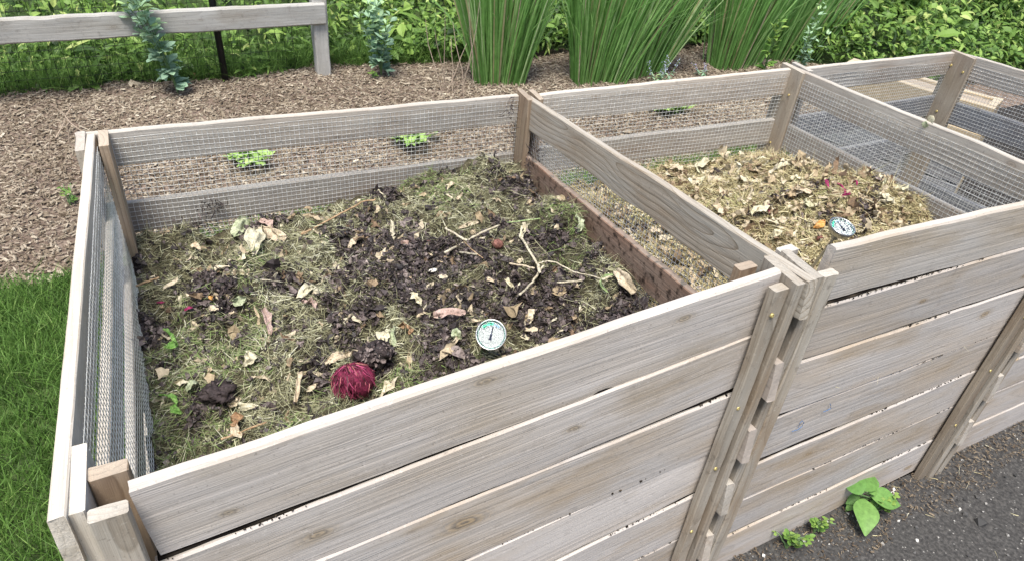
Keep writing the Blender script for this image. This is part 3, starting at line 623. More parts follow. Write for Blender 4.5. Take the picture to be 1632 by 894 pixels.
L_TAN = leafmat('tan_leaf', (.52, .42, .29), (.66, .57, .42)); L_PALE = leafmat('pale_leaf', (.55, .50, .34), (.66, .62, .46)); L_PGREEN = leafmat('pale_green_leaf', (.33, .38, .22), (.52, .54, .38))
L_BROWN = leafmat('brown_leaf', (.26, .15, .08), (.42, .27, .15)); L_GREEN = leafmat('fresh_green_leaf', (.13, .3, .05), (.3, .48, .14)); L_PINK = leafmat('pinkish_leaf', (.42, .29, .24), (.56, .42, .36))
L_MAG = leafmat('magenta_petal', (.26, .015, .08), (.4, .06, .16)); L_CRIM = leafmat('crimson_root', (.09, .01, .025), (.2, .02, .06), sub=0); L_STEM = leafmat('pale_stem', (.38, .33, .23), (.56, .51, .39), sub=0); L_BSTEM = leafmat('brown_stem', (.28, .18, .1), (.48, .34, .2), sub=0)
L_GSTEM = leafmat('green_stem', (.25, .36, .14), (.42, .5, .25), sub=0); L_DARK = leafmat('black_clod', (.02, .014, .013), (.06, .045, .045), sub=0); L_WHITE = leafmat('white_chip', (.7, .66, .58), (.8, .78, .72), sub=0)
L_RED = leafmat('reddish_peel', (.11, .045, .035), (.3, .14, .11), sub=0); L_ORANGE = leafmat('orange_peel', (.6, .3, .08), (.7, .42, .18), sub=0)
def bigleaf(name, H, a, b, width, mat, label, cat='leaf', lift=.010, arch=.01, group=None, shape='oval', tip=.0):
    A = at_h(*a, H); B = at_h(*b, H); A[2] = float(H(A[:1], A[1:2])[0])+lift; B[2] = float(H(B[:1], B[1:2])[0])+lift+tip
    d = B-A; L = np.linalg.norm(d); d /= L; n = norm(nrm_of(H, A[:1], A[1:2])[0]+rng.normal(0, .2, 3)); s = norm(np.cross(d, n)); n = np.cross(s, d)
    k, m = 13, 7; t = np.linspace(0, 1, k); pr = {'oval': np.sin(np.pi*np.clip(t*.92+.05, 0, 1))**.75, 'husk': .55+.45*np.sin(np.pi*t), 'lobed': (np.sin(np.pi*np.clip(t*.9+.06, 0, 1))**.6)*(.62+.38*np.cos(t*16)), 'strip': .9-.3*t}[shape]
    c = np.linspace(-1, 1, m); s0 = rng.integers(0, 999)
    T, Cc = np.meshgrid(t, c, indexing='ij')
    hw = width*.5*pr[:, None]*Cc*(1+.28*vnoise(T*7, Cc*2+s0, 3))
    up = arch*np.sin(np.pi*T)+np.abs(Cc)**1.5*width*.3*(.4+fbm(T*3, Cc*0+s0, 9))+fbm(T*6+s0, Cc*2.6, 4, 3)*width*.6
    width = width*.95; V = A+d*(T*L)[..., None]+s*(hw*.82+fbm(T*5, Cc*3+s0, 12)*width*.25)[..., None]+n*up[..., None]
    idx = np.arange(k*m).reshape(k, m); F = np.stack([idx[:-1, :-1], idx[1:, :-1], idx[1:, 1:], idx[:-1, 1:]], -1).reshape(-1, 4)
    V = V.reshape(-1, 3); o = mobj(name, V, F, mat, smooth=True)
    sm = o.modifiers.new('thickness', 'SOLIDIFY'); sm.thickness = .0006; ss = o.modifiers.new('smooth', 'SUBSURF'); ss.levels = 1; ss.render_levels = 1
    return tag(o, label, cat, group)
def stick(name, H, pts, r, mat, label, cat='stem', lifts=None, wob=.12, squash=.8, n=7):
    P = []
    for i, (u, v) in enumerate(pts):
        p = at_h(u, v, H); l = (lifts[i] if lifts else .014)+.009; p = at_z(u, v, float(H(p[:1], p[1:2])[0])+l); P.append(p)
    P = A_(P); m = 5*(len(P)-1)+1; t = np.linspace(0, len(P)-1, m); Q = np.stack([np.interp(t, np.arange(len(P)), P[:, i]) for i in range(3)], 1)
    Q += rng.normal(0, r*wob*1.4, Q.shape); rr = r*.82*(1+rng.normal(0, wob*.8, m))
    V, F = tube(Q, rr, n, squash=squash); return tag(mobj(name, V, F, mat, smooth=True), label, cat)
def clod(name, H, u, v, size, mat, label, cat, lift=0., sq=.6, amp=.35, seed=3):
    c = at_h(u, v, H); c[2] += lift
    a = np.linspace(0, 2*np.pi, 33)[:-1]; th = np.linspace(0, np.pi, 18); A, T = np.meshgrid(a, th)
    D = np.stack([np.sin(T)*np.cos(A), np.sin(T)*np.sin(A), np.cos(T)], -1)
    r = 1+amp*fbm(D[..., 0]*2.5+D[..., 2]*1.7+seed, D[..., 1]*2.5-D[..., 2], seed, 4)*1.6
    V = D*r[..., None]*A_(size if hasattr(size, '__len__') else (size, size, size*sq))+c; idx = np.arange(18*32).reshape(18, 32); F = np.stack([idx[:-1], idx[1:], np.roll(idx, -1, 1)[1:], np.roll(idx, -1, 1)[:-1]], -1).reshape(-1, 4)
    return tag(mobj(name, V.reshape(-1, 3), F, mat, smooth=True), label, cat), c
# dial thermometers ----------------------------------------------------------
FONT = None
def thermometer(face_px, z, nrm, up_hint, R, needle, stemlen, label, nut):
    """local frame: +z out of the dial, +y dial top"""
    c = at_z(*face_px, z); z_ = norm(A_(nrm, float)); y_ = A_(up_hint, float); y_ -= z_*(y_@z_); y_ = norm(y_); x_ = np.cross(y_, z_)
    Fm = np.stack([x_, y_, z_], 1)
    root = empty('dial_thermometer', c-z_*stemlen, label, 'thermometer', 'compost thermometers')
    def put(name, V, F, mat, par=root, sm=False): return mobj(name, V@Fm.T+c, F, mat, par, smooth=sm)
    V, F = revolve([(0, -.012), (R*.80, -.012), (R*.86, -.010), (R*.88, -.002), (R*.90, -.001), (R*.99, -.001), (R, .001), (R, .005), (R*.985, .0065), (R*.93, .0068), (R*.915, .0055), (R*.905, .0012), (0, .0010)], 56)
    case = put('dial_case', V, F, M_STEEL, sm=True)
    V, F = revolve([(0, .0016), (R*.90, .0016), (R*.90, .0008)], 48); face = put('dial_face', V, F, M_FACE)
    def arc(r0, r1, a0, a1, zz, n=24):
        a = np.radians(np.linspace(a0, a1, n)); V = np.concatenate([np.stack([r*np.sin(a), r*np.cos(a), np.full(n, zz)], 1) for r in (r0, r1)])
        i = np.arange(n-1); return V, np.stack([i, i+n, i+n+1, i+1], 1)
    V, F = arc(R*.60, R*.80, -52, 10, .0019); put('green_band', V, F, M_GREEN, face)
    V, F = arc(R*.62, R*.74, 12, 44, .0019); put('blue_band', V, F, M_BLUE, face)
    V, F = arc(R*.835, R*.905, -180, 180, .0019, 72); put('scale_ring', V, F, M_TEAL, face)
    tk = []
    for i in range(41):
        a = -135+i*270/40; w = .5 if i % 4 else .9; V, F = arc(R*(.76 if i % 4 else .70), R*.82, a-w*1.2, a+w*1.2, .0021, 2); tk.append((V, F))
    V, F = join(tk); put('tick_marks', V, F, M_GINK, face)
    def text(s, x, y, size, name, mat, rot=0.):
        cu = bpy.data.curves.new(name, 'FONT'); cu.body = s; cu.size = size; cu.align_x = 'CENTER'; cu.align_y = 'CENTER'; cu.resolution_u = 1
        o = bpy.data.objects.new(name, cu); COL.objects.link(o); dg = bpy.context.evaluated_depsgraph_get(); me = bpy.data.meshes.new_from_object(o.evaluated_get(dg)); bpy.data.objects.remove(o)
        ca, sa = math.cos(rot), math.sin(rot)
        M = Matrix([[*(Fm[i]), c[i]] for i in range(3)]+[[0, 0, 0, 1]]) @ Matrix.Translation((x, y, .0022)) @ Matrix.Rotation(rot, 4, 'Z')
        me.transform(world_of(face).inverted() @ M); me.materials.clear(); me.materials.append(mat)
        q = bpy.data.objects.new(name, me); COL.objects.link(q); q.parent = face
    for i, s in enumerate(['0', '20', '40', '60', '80', '100', '120', '140', '160', '180', '200']):
        a = math.radians(-135+27*i); rr = R*.55; text(s, rr*math.sin(a), rr*math.cos(a), R*.17, 'dial_number', M_GINK)
    text('REOTEMP', 0, -R*.52, R*.16, 'dial_lettering', M_GINK)
    a = math.radians(needle); dv = A_([math.sin(a), math.cos(a)]); pv = A_([dv[1], -dv[0]])
    def pt(r, w): q = dv*r+pv*w; return [q[0], q[1], .0030]
    V = A_([pt(-R*.36, -R*.11), pt(-R*.36, R*.11), pt(-R*.05, R*.045), pt(R*.66, R*.022), pt(R*.66, -R*.022), pt(-R*.05, -R*.045)]); nd = put('needle', V, A_([[0, 1, 2, 3, 4, 5]]), M_INK)
    V, F = revolve([(0, .0042), (R*.07, .0038), (R*.08, .0030)], 16); put('needle_hub', V, F, M_INK)
    V, F = revolve([(0, .0058), (R*.905, .0058), (R*.905, .0052), (0, .0052)], 40); put('dial_glass', V, F, M_GLASS)
    a6 = np.linspace(0, 2*np.pi, 7)[:-1]; rn = .0085 if nut else .007
    V, F = revolve([(0, -.034), (rn*.8, -.034), (rn, -.032), (rn, -.014), (rn*.8, -.012), (0, -.012)], 6); put('hex_nut', V, F, M_STEEL)
    V, F = revolve([(.0035, -.034), (.0035, -.3*stemlen), (.003, -stemlen), (0, -stemlen-.004)], 12); put('stem', V, F, M_STEEL, sm=True)
    return root
vd = lambda u, v: -norm(ray(u, v))
thermometer((783, 533), -.195, vd(783, 533)-CR*.10+CU*.06, CU+CR*.05, .0305, 10, .26, 'round dial thermometer facing the camera, stuck in the dark compost behind the nearest front board', False)
thermometer((1341, 364), -.09, vd(1341, 364)*.66+CR*.42+CU*.56, CU*.9-CR*.55, .0300, 30, .24, 'dial thermometer tilted sideways with its steel nut showing, stuck in the pale straw', True)
# magenta flower head under a dark clod --------------------------------------
hd, hc = clod('red_root_ball', H1, 563, 614, (.038, .032, .034), L_CRIM, 'crimson stringy root ball leaning on the nearest front board', 'root ball', lift=.010, amp=.3, seed=21)
k = 700; v = sphere_dirs(k, .35); tp = A_([-.1, .5, 1.]); tp /= np.linalg.norm(tp); ta = norm(v*(v@tp)[:, None]-tp); p0 = hc+v*A_([.038, .032, .034])*rng.uniform(.95, 1.12, (k, 1))
V, F, R = ribbons(p0-ta*.009, ta+rng.normal(0, .12, (k, 3)), v, rng.uniform(.010, .026, k), .0022, 4, .5)
M_FIB = plain('crimson_fibre', None, .6, attr='rnd', stops=[(0, (.025, .008, .01)), (.3, (.10, .014, .03)), (.6, (.26, .03, .08)), (.85, (.42, .06, .15)), (.95, (.45, .14, .14)), (1, (.3, .2, .12))], sub=.1)
mobj('root_fibres', V, F, M_FIB, hd, attrs={'rnd': R})
o, cc = clod('soil_clod', H1, 600, 592, (.030, .022, .016), L_DARK, 'black crumbly clod sitting on the crimson root ball', 'clod', lift=.050, amp=.6, seed=8)
k = 260; v = sphere_dirs(k, .4); V, F, R = leafset(cc+v*A_([.031, .023, .017]), np.cross(v, sphere_dirs(k)), v, rng.uniform(.006, .016, k), rng.uniform(.004, .01, k), 'round', rng.normal(0, .7, k), .2, .05); mobj('crumbs', V, F, M_FLAKE, o, attrs={'rnd': R})
clod('soil_clod', H1, 350, 630, (.028, .022, .014), L_DARK, 'black glossy matted clod in the left front part of the nearest heap', 'clod', lift=.010, amp=.7, seed=14)
clod('soil_clod', H2, 1142, 284, (.026, .018, .016), L_DARK, 'small black clod on the straw near the back of the middle bin', 'clod', lift=.012, amp=.7, seed=19)
clod('beet', H1, 690, 396, (.023, .020, .017), L_RED, 'reddish round beet half buried left of the crossed pale stems', 'vegetable', lift=.006, amp=.12, seed=4)
clod('beet', H1, 793, 397, (.014, .014, .012), L_RED, 'small red beet half buried right of the crossed pale stems', 'vegetable', lift=.014, amp=.12, seed=6)
# stems, sticks
stick('plant_stem', H1, [(709, 403), (738, 388), (765, 372), (796, 359)], .0042, L_STEM, 'thick pale stem crossing another in the middle of the dark patch', lifts=[.018, .022, .028, .03])
stick('plant_stem', H1, [(710, 364), (728, 374), (747, 385)], .0045, L_STEM, 'short pale stem lying against the thicker crossing stem', lifts=[.03, .028, .028])
stick('plant_stem', H1, [(480, 374), (515, 356), (550, 337), (583, 320), (598, 319)], .0033, L_BSTEM, 'long thin tan stem lying along the back edge of the nearest heap', lifts=[.012, .02, .03, .035, .03])
stick('plant_stem', H1, [(808, 355), (850, 350), (893, 343)], .0024, L_GSTEM, 'thin light green stem near the divider post', lifts=[.02, .03, .03])
stick('plant_stem', H1, [(960, 446), (985, 438), (1006, 431), (1026, 419)], .0042, L_PALE, 'pale broken stem sticking out over the stained divider rail', lifts=[.03, .045, .06, .085])
stick('plant_stem', H1, [(828, 373), (838, 390), (850, 410), (858, 424), (860, 436)], .0042, L_STEM, 'flattened pale stalk running down through the dark patch', lifts=[.02, .022, .02, .02, .015], squash=.45)
stick('plant_stem', H1, [(856, 420), (872, 416), (888, 419), (915, 434), (945, 440), (968, 448)], .0026, L_STEM, 'thin bent stalk arching towards the onion skin', lifts=[.016, .026, .028, .022, .02, .02])
stick('plant_stem', H1, [(866, 424), (848, 450), (828, 470)], .0034, L_STEM, 'pale stalk slanting down from the bent stalk', lifts=[.022, .018, .014])
stick('plant_stem', H1, [(888, 450), (906, 449), (928, 447)], .0036, L_STEM, 'short pale stalk lying level left of the onion skin', lifts=[.018, .02, .018])
stick('twig', H1, [(216, 456), (232, 450), (254, 442)], .0042, L_BSTEM, 'thick orange brown twig beside the left wire mesh', 'twig', lifts=[.02, .022, .024])
stick('twig', H1, [(352, 700), (375, 692), (402, 680), (425, 672)], .0026, L_BSTEM, 'thin twig close behind the front board at the left', 'twig', lifts=[.02]*4)
stick('twig', H1, [(738, 384), (752, 398), (770, 412)], .0014, L_BSTEM, 'hair thin brown twig below the crossed stems', 'twig', lifts=[.025]*3)
stick('twig', H1, [(372, 500-58), (395, 448), (425, 446), (452, 450)], .0018, L_STEM, 'thin curved grey twig under the big wilted leaf', 'twig', lifts=[.022]*4)
stick('plant_stem', H1, [(812, 420), (835, 424), (852, 428)], .0034, L_TAN, 'short tan stalk below the flattened stalk', lifts=[.02]*3)
stick('plant_stem', H1, [(732, 402), (748, 404), (760, 406)], .0034, L_STEM, 'stubby pale stalk under the crossed stems', lifts=[.02]*3)
stick('plant_stem', H1, [(712, 312-2), (728, 330-8), (738, 334)], .0036, L_TAN, 'stubby tan stalk near the back rail', lifts=[.02]*3)
clod('wood_chip', H1, 690, 439, (.012, .006, .004), L_WHITE, 'white chip in the middle of the dark patch', 'chip', lift=.014, amp=.1, seed=2)
clod('fruit_peel', H1, 339, 481, (.008, .008, .005), L_ORANGE, 'tiny orange peel left of centre on the clippings', 'peel', lift=.014, amp=.3, seed=3)
# petals
for (u, v), lb in zip([(257, 487), (302, 500)], ['magenta petal lying nearest the left wire mesh', 'magenta petal right of its twin on the clippings']):
    bigleaf('petal', H1, (u-6, v+2), (u+7, v-2), .011, L_MAG, lb, 'petal', .014, .004)
# large leaves
for a, b, w, mt, lb, sh in [
    ((372, 388), (395, 352), .045, L_PGREEN, 'pale green wilted leaf standing at the back left of the heap', 'oval'),
    ((402, 410), (412, 376), .050, L_PALE, 'broad cream wilted leaf with folds beside the pale green leaf', 'oval'),
    ((378, 402), (400, 415), .040, L_PALE, 'cream leaf folded flat under the broad wilted leaf', 'oval'),
    ((418, 370), (456, 388), .036, L_TAN, 'long beige curled leaf right of the broad wilted leaf', 'husk'),
    ((415, 345+14), (436, 372), .030, L_PINK, 'pinkish curled leaf just below the back rail', 'oval'),
    ((356, 448), (392, 446), .030, L_PALE, 'pale pointed leaf with spiky ends on the dark patch', 'lobed'),
    ((306, 398), (322, 408), .022, L_TAN, 'small tan leaf at the far left of the heap', 'oval'),
    ((475, 482), (500, 466), .026, L_PALE, 'cream curled leaf left of the main dark patch', 'husk'),
    ((482, 492), (505, 500), .030, L_PINK, 'pinkish crinkled leaf under the cream curled leaf', 'oval'),
    ((372, 486), (395, 484), .026, L_PGREEN, 'greyish green leaf curled over a dark hollow', 'husk'),
    ((655, 478), (672, 494), .026, L_PALE, 'cream star shaped leaf near the centre of the heap', 'lobed'),
    ((615, 556), (622, 538), .034, L_PALE, 'cream rounded leaf above the soil clod', 'oval'),
    ((628, 532), (630, 560), .024, L_PGREEN, 'pale green pointed leaf beside the cream rounded leaf', 'oval'),
    ((638, 528), (652, 545), .026, L_BROWN, 'orange brown crumpled leaf among the pale leaves', 'oval'),
    ((724, 532), (732, 552), .024, L_PGREEN, 'green veined leaf left of the front thermometer', 'oval'),
    ((719, 562), (733, 552), .012, L_TAN, 'small tan husk under the green veined leaf', 'husk'),
    ((519, 588), (560, 574), .026, L_TAN, 'long straw coloured corn husk above the crimson root ball', 'husk'),
    ((558, 577), (578, 574), .014, L_TAN, 'narrow dry husk joining the corn husk and the soil clod', 'husk'),
    ((392, 592), (402, 568), .030, L_PALE, 'upright cream leaf in the left half of the heap', 'oval'),
    ((420, 502), (432, 540), .022, L_PINK, 'long pinkish dry leaf running down the heap', 'husk'),
    ((364, 654), (384, 640), .024, L_TAN, 'tan pointed leaf near the left front corner', 'oval'),
    ((384, 660), (412, 655), .020, L_PALE, 'flat cream leaf lying over a dark hollow near the front board', 'oval'),
    ((372, 682), (392, 676), .030, L_BROWN, 'brown rounded leaf close to the front board at the left', 'oval'),
    ((374, 690), (386, 706), .022, L_TAN, 'tan striped husk close to the front board at the left', 'husk'),
    ((480, 600), (472, 650), .016, L_TAN, 'long brown dry stalk leaf left of the crimson root ball', 'strip'),
    ((264, 532), (285, 560), .013, L_GREEN, 'narrow light green leaf blade near the left mesh', 'strip'),
    ((262, 563), (284, 558), .018, L_GREEN, 'dark green fresh leaf in the left hollow', 'oval'),
    ((256, 640), (284, 652), .022, L_GREEN, 'bright green lettuce scrap by the left mesh', 'oval'),
    ((300, 632), (318, 618), .020, L_PGREEN, 'pale green lettuce scrap behind the black matted clod', 'oval'),
    ((278, 655), (292, 668), .018, L_GREEN, 'yellowish green scrap near the left front corner', 'oval'),
    ((830, 392), (842, 368), .022, L_PALE, 'pale green papery leaf hugging the flattened stalk', 'husk'),
    ((805, 452), (818, 470), .014, L_PALE, 'thin pale leaf pointing down in the dark patch', 'strip'),
    ((775, 452), (796, 462), .012, L_TAN, 'narrow tan leaf in the middle of the dark patch', 'strip'),
    ((556, 402), (580, 388), .026, L_TAN, 'tan folded leaf at the edge of the dark patch', 'oval'),
    ((730, 372), (762, 362), .016, L_TAN, 'yellowish dry leaf behind the crossed stems', 'husk'),
    ((915, 352), (922, 378), .030, L_PGREEN, 'greyish green kale scrap beside the stained divider rail', 'lobed'),
    ((958, 449), (968, 474), .009, L_GSTEM, 'yellow green curled leaf strip by the onion skin', 'strip'),
    ((960, 449), (988, 446), .008, L_GSTEM, 'yellow green leaf strip lying above the onion skin', 'strip'),
    ((640, 402), (660, 396), .020, L_PINK, 'pinkish torn leaf left of the round beet', 'oval'),
    ((690, 512), (742, 507), .022, L_PINK, 'long pinkish strip of rotted leaf above the thermometer', 'husk')]:
    bigleaf('fallen_leaf', H1, a, b, w, mt, lb, shape=sh, lift=.015, arch=.010)
bigleaf('onion_skin', H1, (977, 448), (1008, 482), .034, L_TAN, 'cream papery onion skin bundle in the right front corner', 'onion skin', lift=.03, arch=.02, shape='husk')
for a, b, w, mt, lb, sh in [
    ((1195, 352), (1222, 345), .045, L_PALE, 'large cream angular leaf in the middle of the straw', 'oval'),
    ((1108, 272), (1136, 265), .040, L_PALE, 'cream curled leaf behind the small black clod', 'husk'),
    ((1066, 274), (1090, 284), .030, L_TAN, 'tan leaf at the back left edge of the straw heap', 'oval'),
    ((1236, 276), (1262, 272), .030, L_PALE, 'pale flat leaf in front of the brown back post', 'oval'),
    ((1330, 264), (1346, 276), .016, L_TAN, 'tan curled leaf strip on the right crest of the straw', 'strip'),
    ((1226, 386), (1244, 376), .024, L_PALE, 'pale scoop shaped leaf left of the tilted thermometer', 'oval'),
    ((1293, 372), (1312, 360), .022, L_ORANGE, 'orange tinted leaf near the tilted thermometer', 'oval'),
    ((1260, 310), (1290, 316), .022, L_TAN, 'tan dry leaf in the centre of the straw heap', 'husk'),
    ((1400, 318), (1420, 334), .030, L_PALE, 'cream star shaped leaf at the right of the straw heap', 'lobed'),
    ((1030, 380), (1058, 384), .034, L_TAN, 'orange tan leaf seen under the divider rail', 'oval'),
    ((1310, 295), (1318, 310), .014, L_MAG, 'magenta chard stalk scrap on the right crest', 'strip'),
    ((1328, 300), (1345, 318), .012, L_MAG, 'long magenta chard scrap running down the crest', 'strip'),
    ((1352, 300), (1362, 306), .014, L_MAG, 'magenta chard scrap nearest the wire of the far divider', 'oval'),
    ((1338, 320), (1350, 314), .012, L_MAG, 'small magenta scrap below the long chard scrap', 'strip'),
    ((1298, 391), (1310, 388), .014, L_RED, 'small red peel beside the end of the middle front board', 'oval'),
    ((1220, 332), (1224, 350), .008, L_MAG, 'thin pink stalk left of the cream angular leaf', 'strip')]:
    bigleaf('fallen_leaf', H2, a, b, w, mt, lb, shape=sh, lift=.015, arch=.010)
# leaf hanging over the far divider's top rail and one caught in its wire
def freeleaf(name, A, B, n, w, mat, label):
    A, B = A_(A, float), A_(B, float); V, F, R = leafset(A[None], (B-A)[None], A_([n], float), np.linalg.norm(B-A), w, 'toothed', .6, .4, .03)
    o = mobj(name, V, F, mat, smooth=True); s = o.modifiers.new('thickness', 'SOLIDIFY'); s.thickness = .0008; ss = o.modifiers.new('smooth', 'SUBSURF'); ss.levels = 1; ss.render_levels = 1; return tag(o, label, 'leaf')
def on_div2(u, v, off=0.):
    d = ray(u, v); n = A_([-(D2B-D2A)[1], (D2B-D2A)[0]]); P0 = (D2A-d2x*off)[:2]; t = ((P0-C0[:2])@n)/(d[:2]@n); return C0+d*t
freeleaf('fallen_leaf', on_div2(1489, 190, -.01)+A_([0, 0, .004]), on_div2(1468, 206, .004), (-.5, 0, .8), .04, L_PALE, 'pale crumpled leaf draped over the top rail of the far divider')
freeleaf('fallen_leaf', on_div2(1474, 184+10, .006), on_div2(1475, 210, .010), (-1, 0, .2), .02, L_PGREEN, 'pale green scrap hanging under the leaf on the far divider')
freeleaf('fallen_leaf', on_div2(1352, 262, .008), on_div2(1338, 282, .012), (-1, 0, .2), .035, L_TAN, 'tan torn leaf caught in the wire mesh of the far divider')
# dark debris caught on the back mesh and on the divider post of bin 1
def debris(label, px, n, spread, H=None, y=None, plane=None):
    P = []
    for _ in range(n):
        u, v = px[0]+rng.normal(0, spread[0]), px[1]+rng.normal(0, spread[1]); P.append(at_y(u, v, y+rng.normal(0, .004)))
    P = A_(P); L = rng.uniform(.008, .024, n); V, F, R = ribbons(P, sphere_dirs(n), sphere_dirs(n), L, .003, 4, 1.2, rng.random(n)*.7)
    tag(mobj('rotted_scrap', V, F, M_FLAKE, attrs={'rnd': R}), label, 'rotted scrap')
debris('dark tangled scrap stuck on the back wire at the left', (338, 330), 60, (10, 7), y=1.143)
debris('black scrap hanging at the back edge where heap meets wire', (312, 358), 50, (14, 6), y=1.12)
debris('dark crumbs clinging to the left edge of the divider post', (815, 190), 60, (4, 17), y=1.09)
debris('dark scraps wedged behind the foot of the divider post', (851, 258), 80, (7, 14), y=1.05)
#==================================================================== GROUND
def ground_mat(name, stops, sc, extra=None, bumpd=.01, rough=.95, fine=None):
    m, nt, b = newmat(name); tc = N(nt, 'TexCoord'); n1 = noise(nt, tc.outputs['Object'], sc, 6, .65)
    c = ramp(nt, n1, stops)
    if fine:
        v = N(nt, 'TexVoronoi'); v.inputs['Scale'].default_value = fine[0]; nt.links.new(tc.outputs['Object'], v.inputs['Vector'])
        sep = N(nt, 'SeparateColor'); nt.links.new(v.outputs['Color'], sep.inputs[0])
        f = math_(nt, 'MULTIPLY', ramp(nt, sep.outputs[0], [(fine[2], (0, 0, 0)), (fine[2]+.04, (1, 1, 1))]), ramp(nt, v.outputs['Distance'], [(.25, (1, 1, 1)), (.42, (0, 0, 0))]))
        c = mix(nt, f, c, fine[1])
    nt.links.new(c, b.inputs['Base Color']); b.inputs['Roughness'].default_value = rough; b.inputs['Specular IOR Level'].default_value = .3
    p = bump(nt, b, n1, .8, bumpd); bump(nt, b, noise(nt, tc.outputs['Object'], sc*7, 3, .6), .7, bumpd*.4, p); return m
G_EARTH = ground_mat('green_earth', [(.3, (.03, .045, .018)), (.55, (.07, .11, .03)), (.75, (.1, .15, .045))], 6, bumpd=.03)
G_MULCH = ground_mat('mulch_soil', [(.3, (.06, .04, .028)), (.5, (.17, .125, .095)), (.7, (.33, .26, .205))], 45, bumpd=.012)
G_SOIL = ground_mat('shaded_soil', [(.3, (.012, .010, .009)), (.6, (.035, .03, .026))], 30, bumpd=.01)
G_ASPH = ground_mat('path_asphalt', [(.3, (.024, .023, .023)), (.5, (.052, .05, .048)), (.7, (.105, .10, .094))], 110, bumpd=.004, rough=.9, fine=(170., (.3, .29, .27), .93))
def sheet(name, x0, x1, y0, y1, z, mat, step=None, relief=None, clipf=None):
    nx = max(2, int((x1-x0)/step)) if step else 2; ny = max(2, int((y1-y0)/step)) if step else 2
    X, Y = np.meshgrid(np.linspace(x0, x1, nx), np.linspace(y0, y1, ny)); Z = np.full_like(X, z)
    if relief: Z = Z+relief(X, Y)
    V = np.stack([X, Y, Z], -1).reshape(-1, 3); idx = np.arange(nx*ny).reshape(ny, nx); F = np.stack([idx[:-1, :-1], idx[:-1, 1:], idx[1:, 1:], idx[1:, :-1]], -1).reshape(-1, 4)
    o = mobj(name, V, F, mat, smooth=True); o['kind'] = 'structure'; return o
sheet('ground', -80, 80, -60, 90, GZ-.03, G_EARTH)
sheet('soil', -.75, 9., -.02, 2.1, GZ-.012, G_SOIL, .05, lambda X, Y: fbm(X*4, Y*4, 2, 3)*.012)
mulch_edge = lambda x: 1.93+.07*np.sin(x*2.1)+.05*fbm(x*3, x*0, 4)
back_edge = lambda x: 3.72-.10*np.clip(x-1, 0, 3)-1.15*np.clip((np.asarray(x)-4.1)/.8, 0, 1)+.10*fbm(np.asarray(x)*1.7, np.asarray(x)*0+3, 14)
X = None
sheet('mulch_bed', -3.5, 9.5, 1.86, 3.95, GZ, G_MULCH, .02, lambda X, Y: fbm(X*5, Y*5, 12, 4)*.03-.06*np.clip((mulch_edge(X)-Y)*6, 0, 1)-.06*np.clip((Y-back_edge(X)-.1)*6, 0, 1))
sheet('path', -1.2, 14, -5, .0, GZ, G_ASPH, .04, lambda X, Y: fbm(X*2, Y*2, 22, 3)*.008)
mz = lambda x, y: GZ+fbm(x*5, y*5, 12, 4)*.03
# wood chips
M_CHIP = plain('wood_chips', None, .9, attr='rnd', stops=[(0, (.05, .036, .024)), (.2, (.13, .098, .068)), (.45, (.235, .19, .138)), (.7, (.34, .285, .215)), (.92, (.46, .40, .31)), (1, (.62, .56, .44))], spec=.1, var=.3, nscale=150)
def chips(name, n, x0, x1, y0f, y1f, L0, label, zf=mz, tone=1.):
    x = rng.uniform(x0, x1, n); t = rng.random(n); y = y0f(x)*(1-t)+y1f(x)*t; z = zf(x, y)+rng.uniform(0, .012, n)
    d = flat_dirs(n, .28); nr = norm(np.stack([rng.normal(0, .35, n), rng.normal(0, .35, n), np.ones(n)], 1)); L = rng.gamma(4, L0/4, n)+min(.006, L0*.4); W = L*rng.uniform(.12, .5, n).clip(0, 1); T = W*.35
    d = norm(d); s = norm(np.cross(d, nr)); u = np.cross(s, d)
    c = A_([(-1, -1, 0), (-1, 1, 0), (1, .7, 0), (1, -.7, 0), (-.9, 0, 1), (.9, 0, 1)], float)
    V = np.stack([x, y, z], 1)[:, None]+d[:, None]*(c[None, :, :1]*L[:, None, None]*.5)+s[:, None]*(c[None, :, 1:2]*W[:, None, None]*.5)+u[:, None]*(c[None, :, 2:3]*T[:, None, None])
    b = 6*np.arange(n)[:, None, None]; q = (A_([(0, 3, 5, 4), (1, 4, 5, 2), (0, 1, 2, 3)])[None]+b).reshape(-1, 4); tr = (A_([(0, 4, 1), (3, 2, 5)])[None]+b).reshape(-1, 3)
    r = np.clip(rng.beta(2.3, 2.3, n)+.18*fbm(x*3, y*3, 6, 2), 0, 1)*tone
    return tag(mobj(name, V.reshape(-1, 3), [q, tr], M_CHIP, attrs={'rnd': np.repeat(r, 6)}), label, 'wood chips', kind='stuff')
chips('wood_chips', 90000, -1.3, 4.6, mulch_edge, back_edge, .0125, 'brown shredded wood chip mulch covering the bed behind the bins')
chips('path_debris', 5200, .9, 3.6, lambda x: -.002-.0*x, lambda x: -.09-.07*np.abs(fbm(x*4, x*0, 7))*2, .0045, 'brown bark crumbs gathered along the foot of the bins', zf=lambda x, y: GZ+.002+0*x, tone=.52)
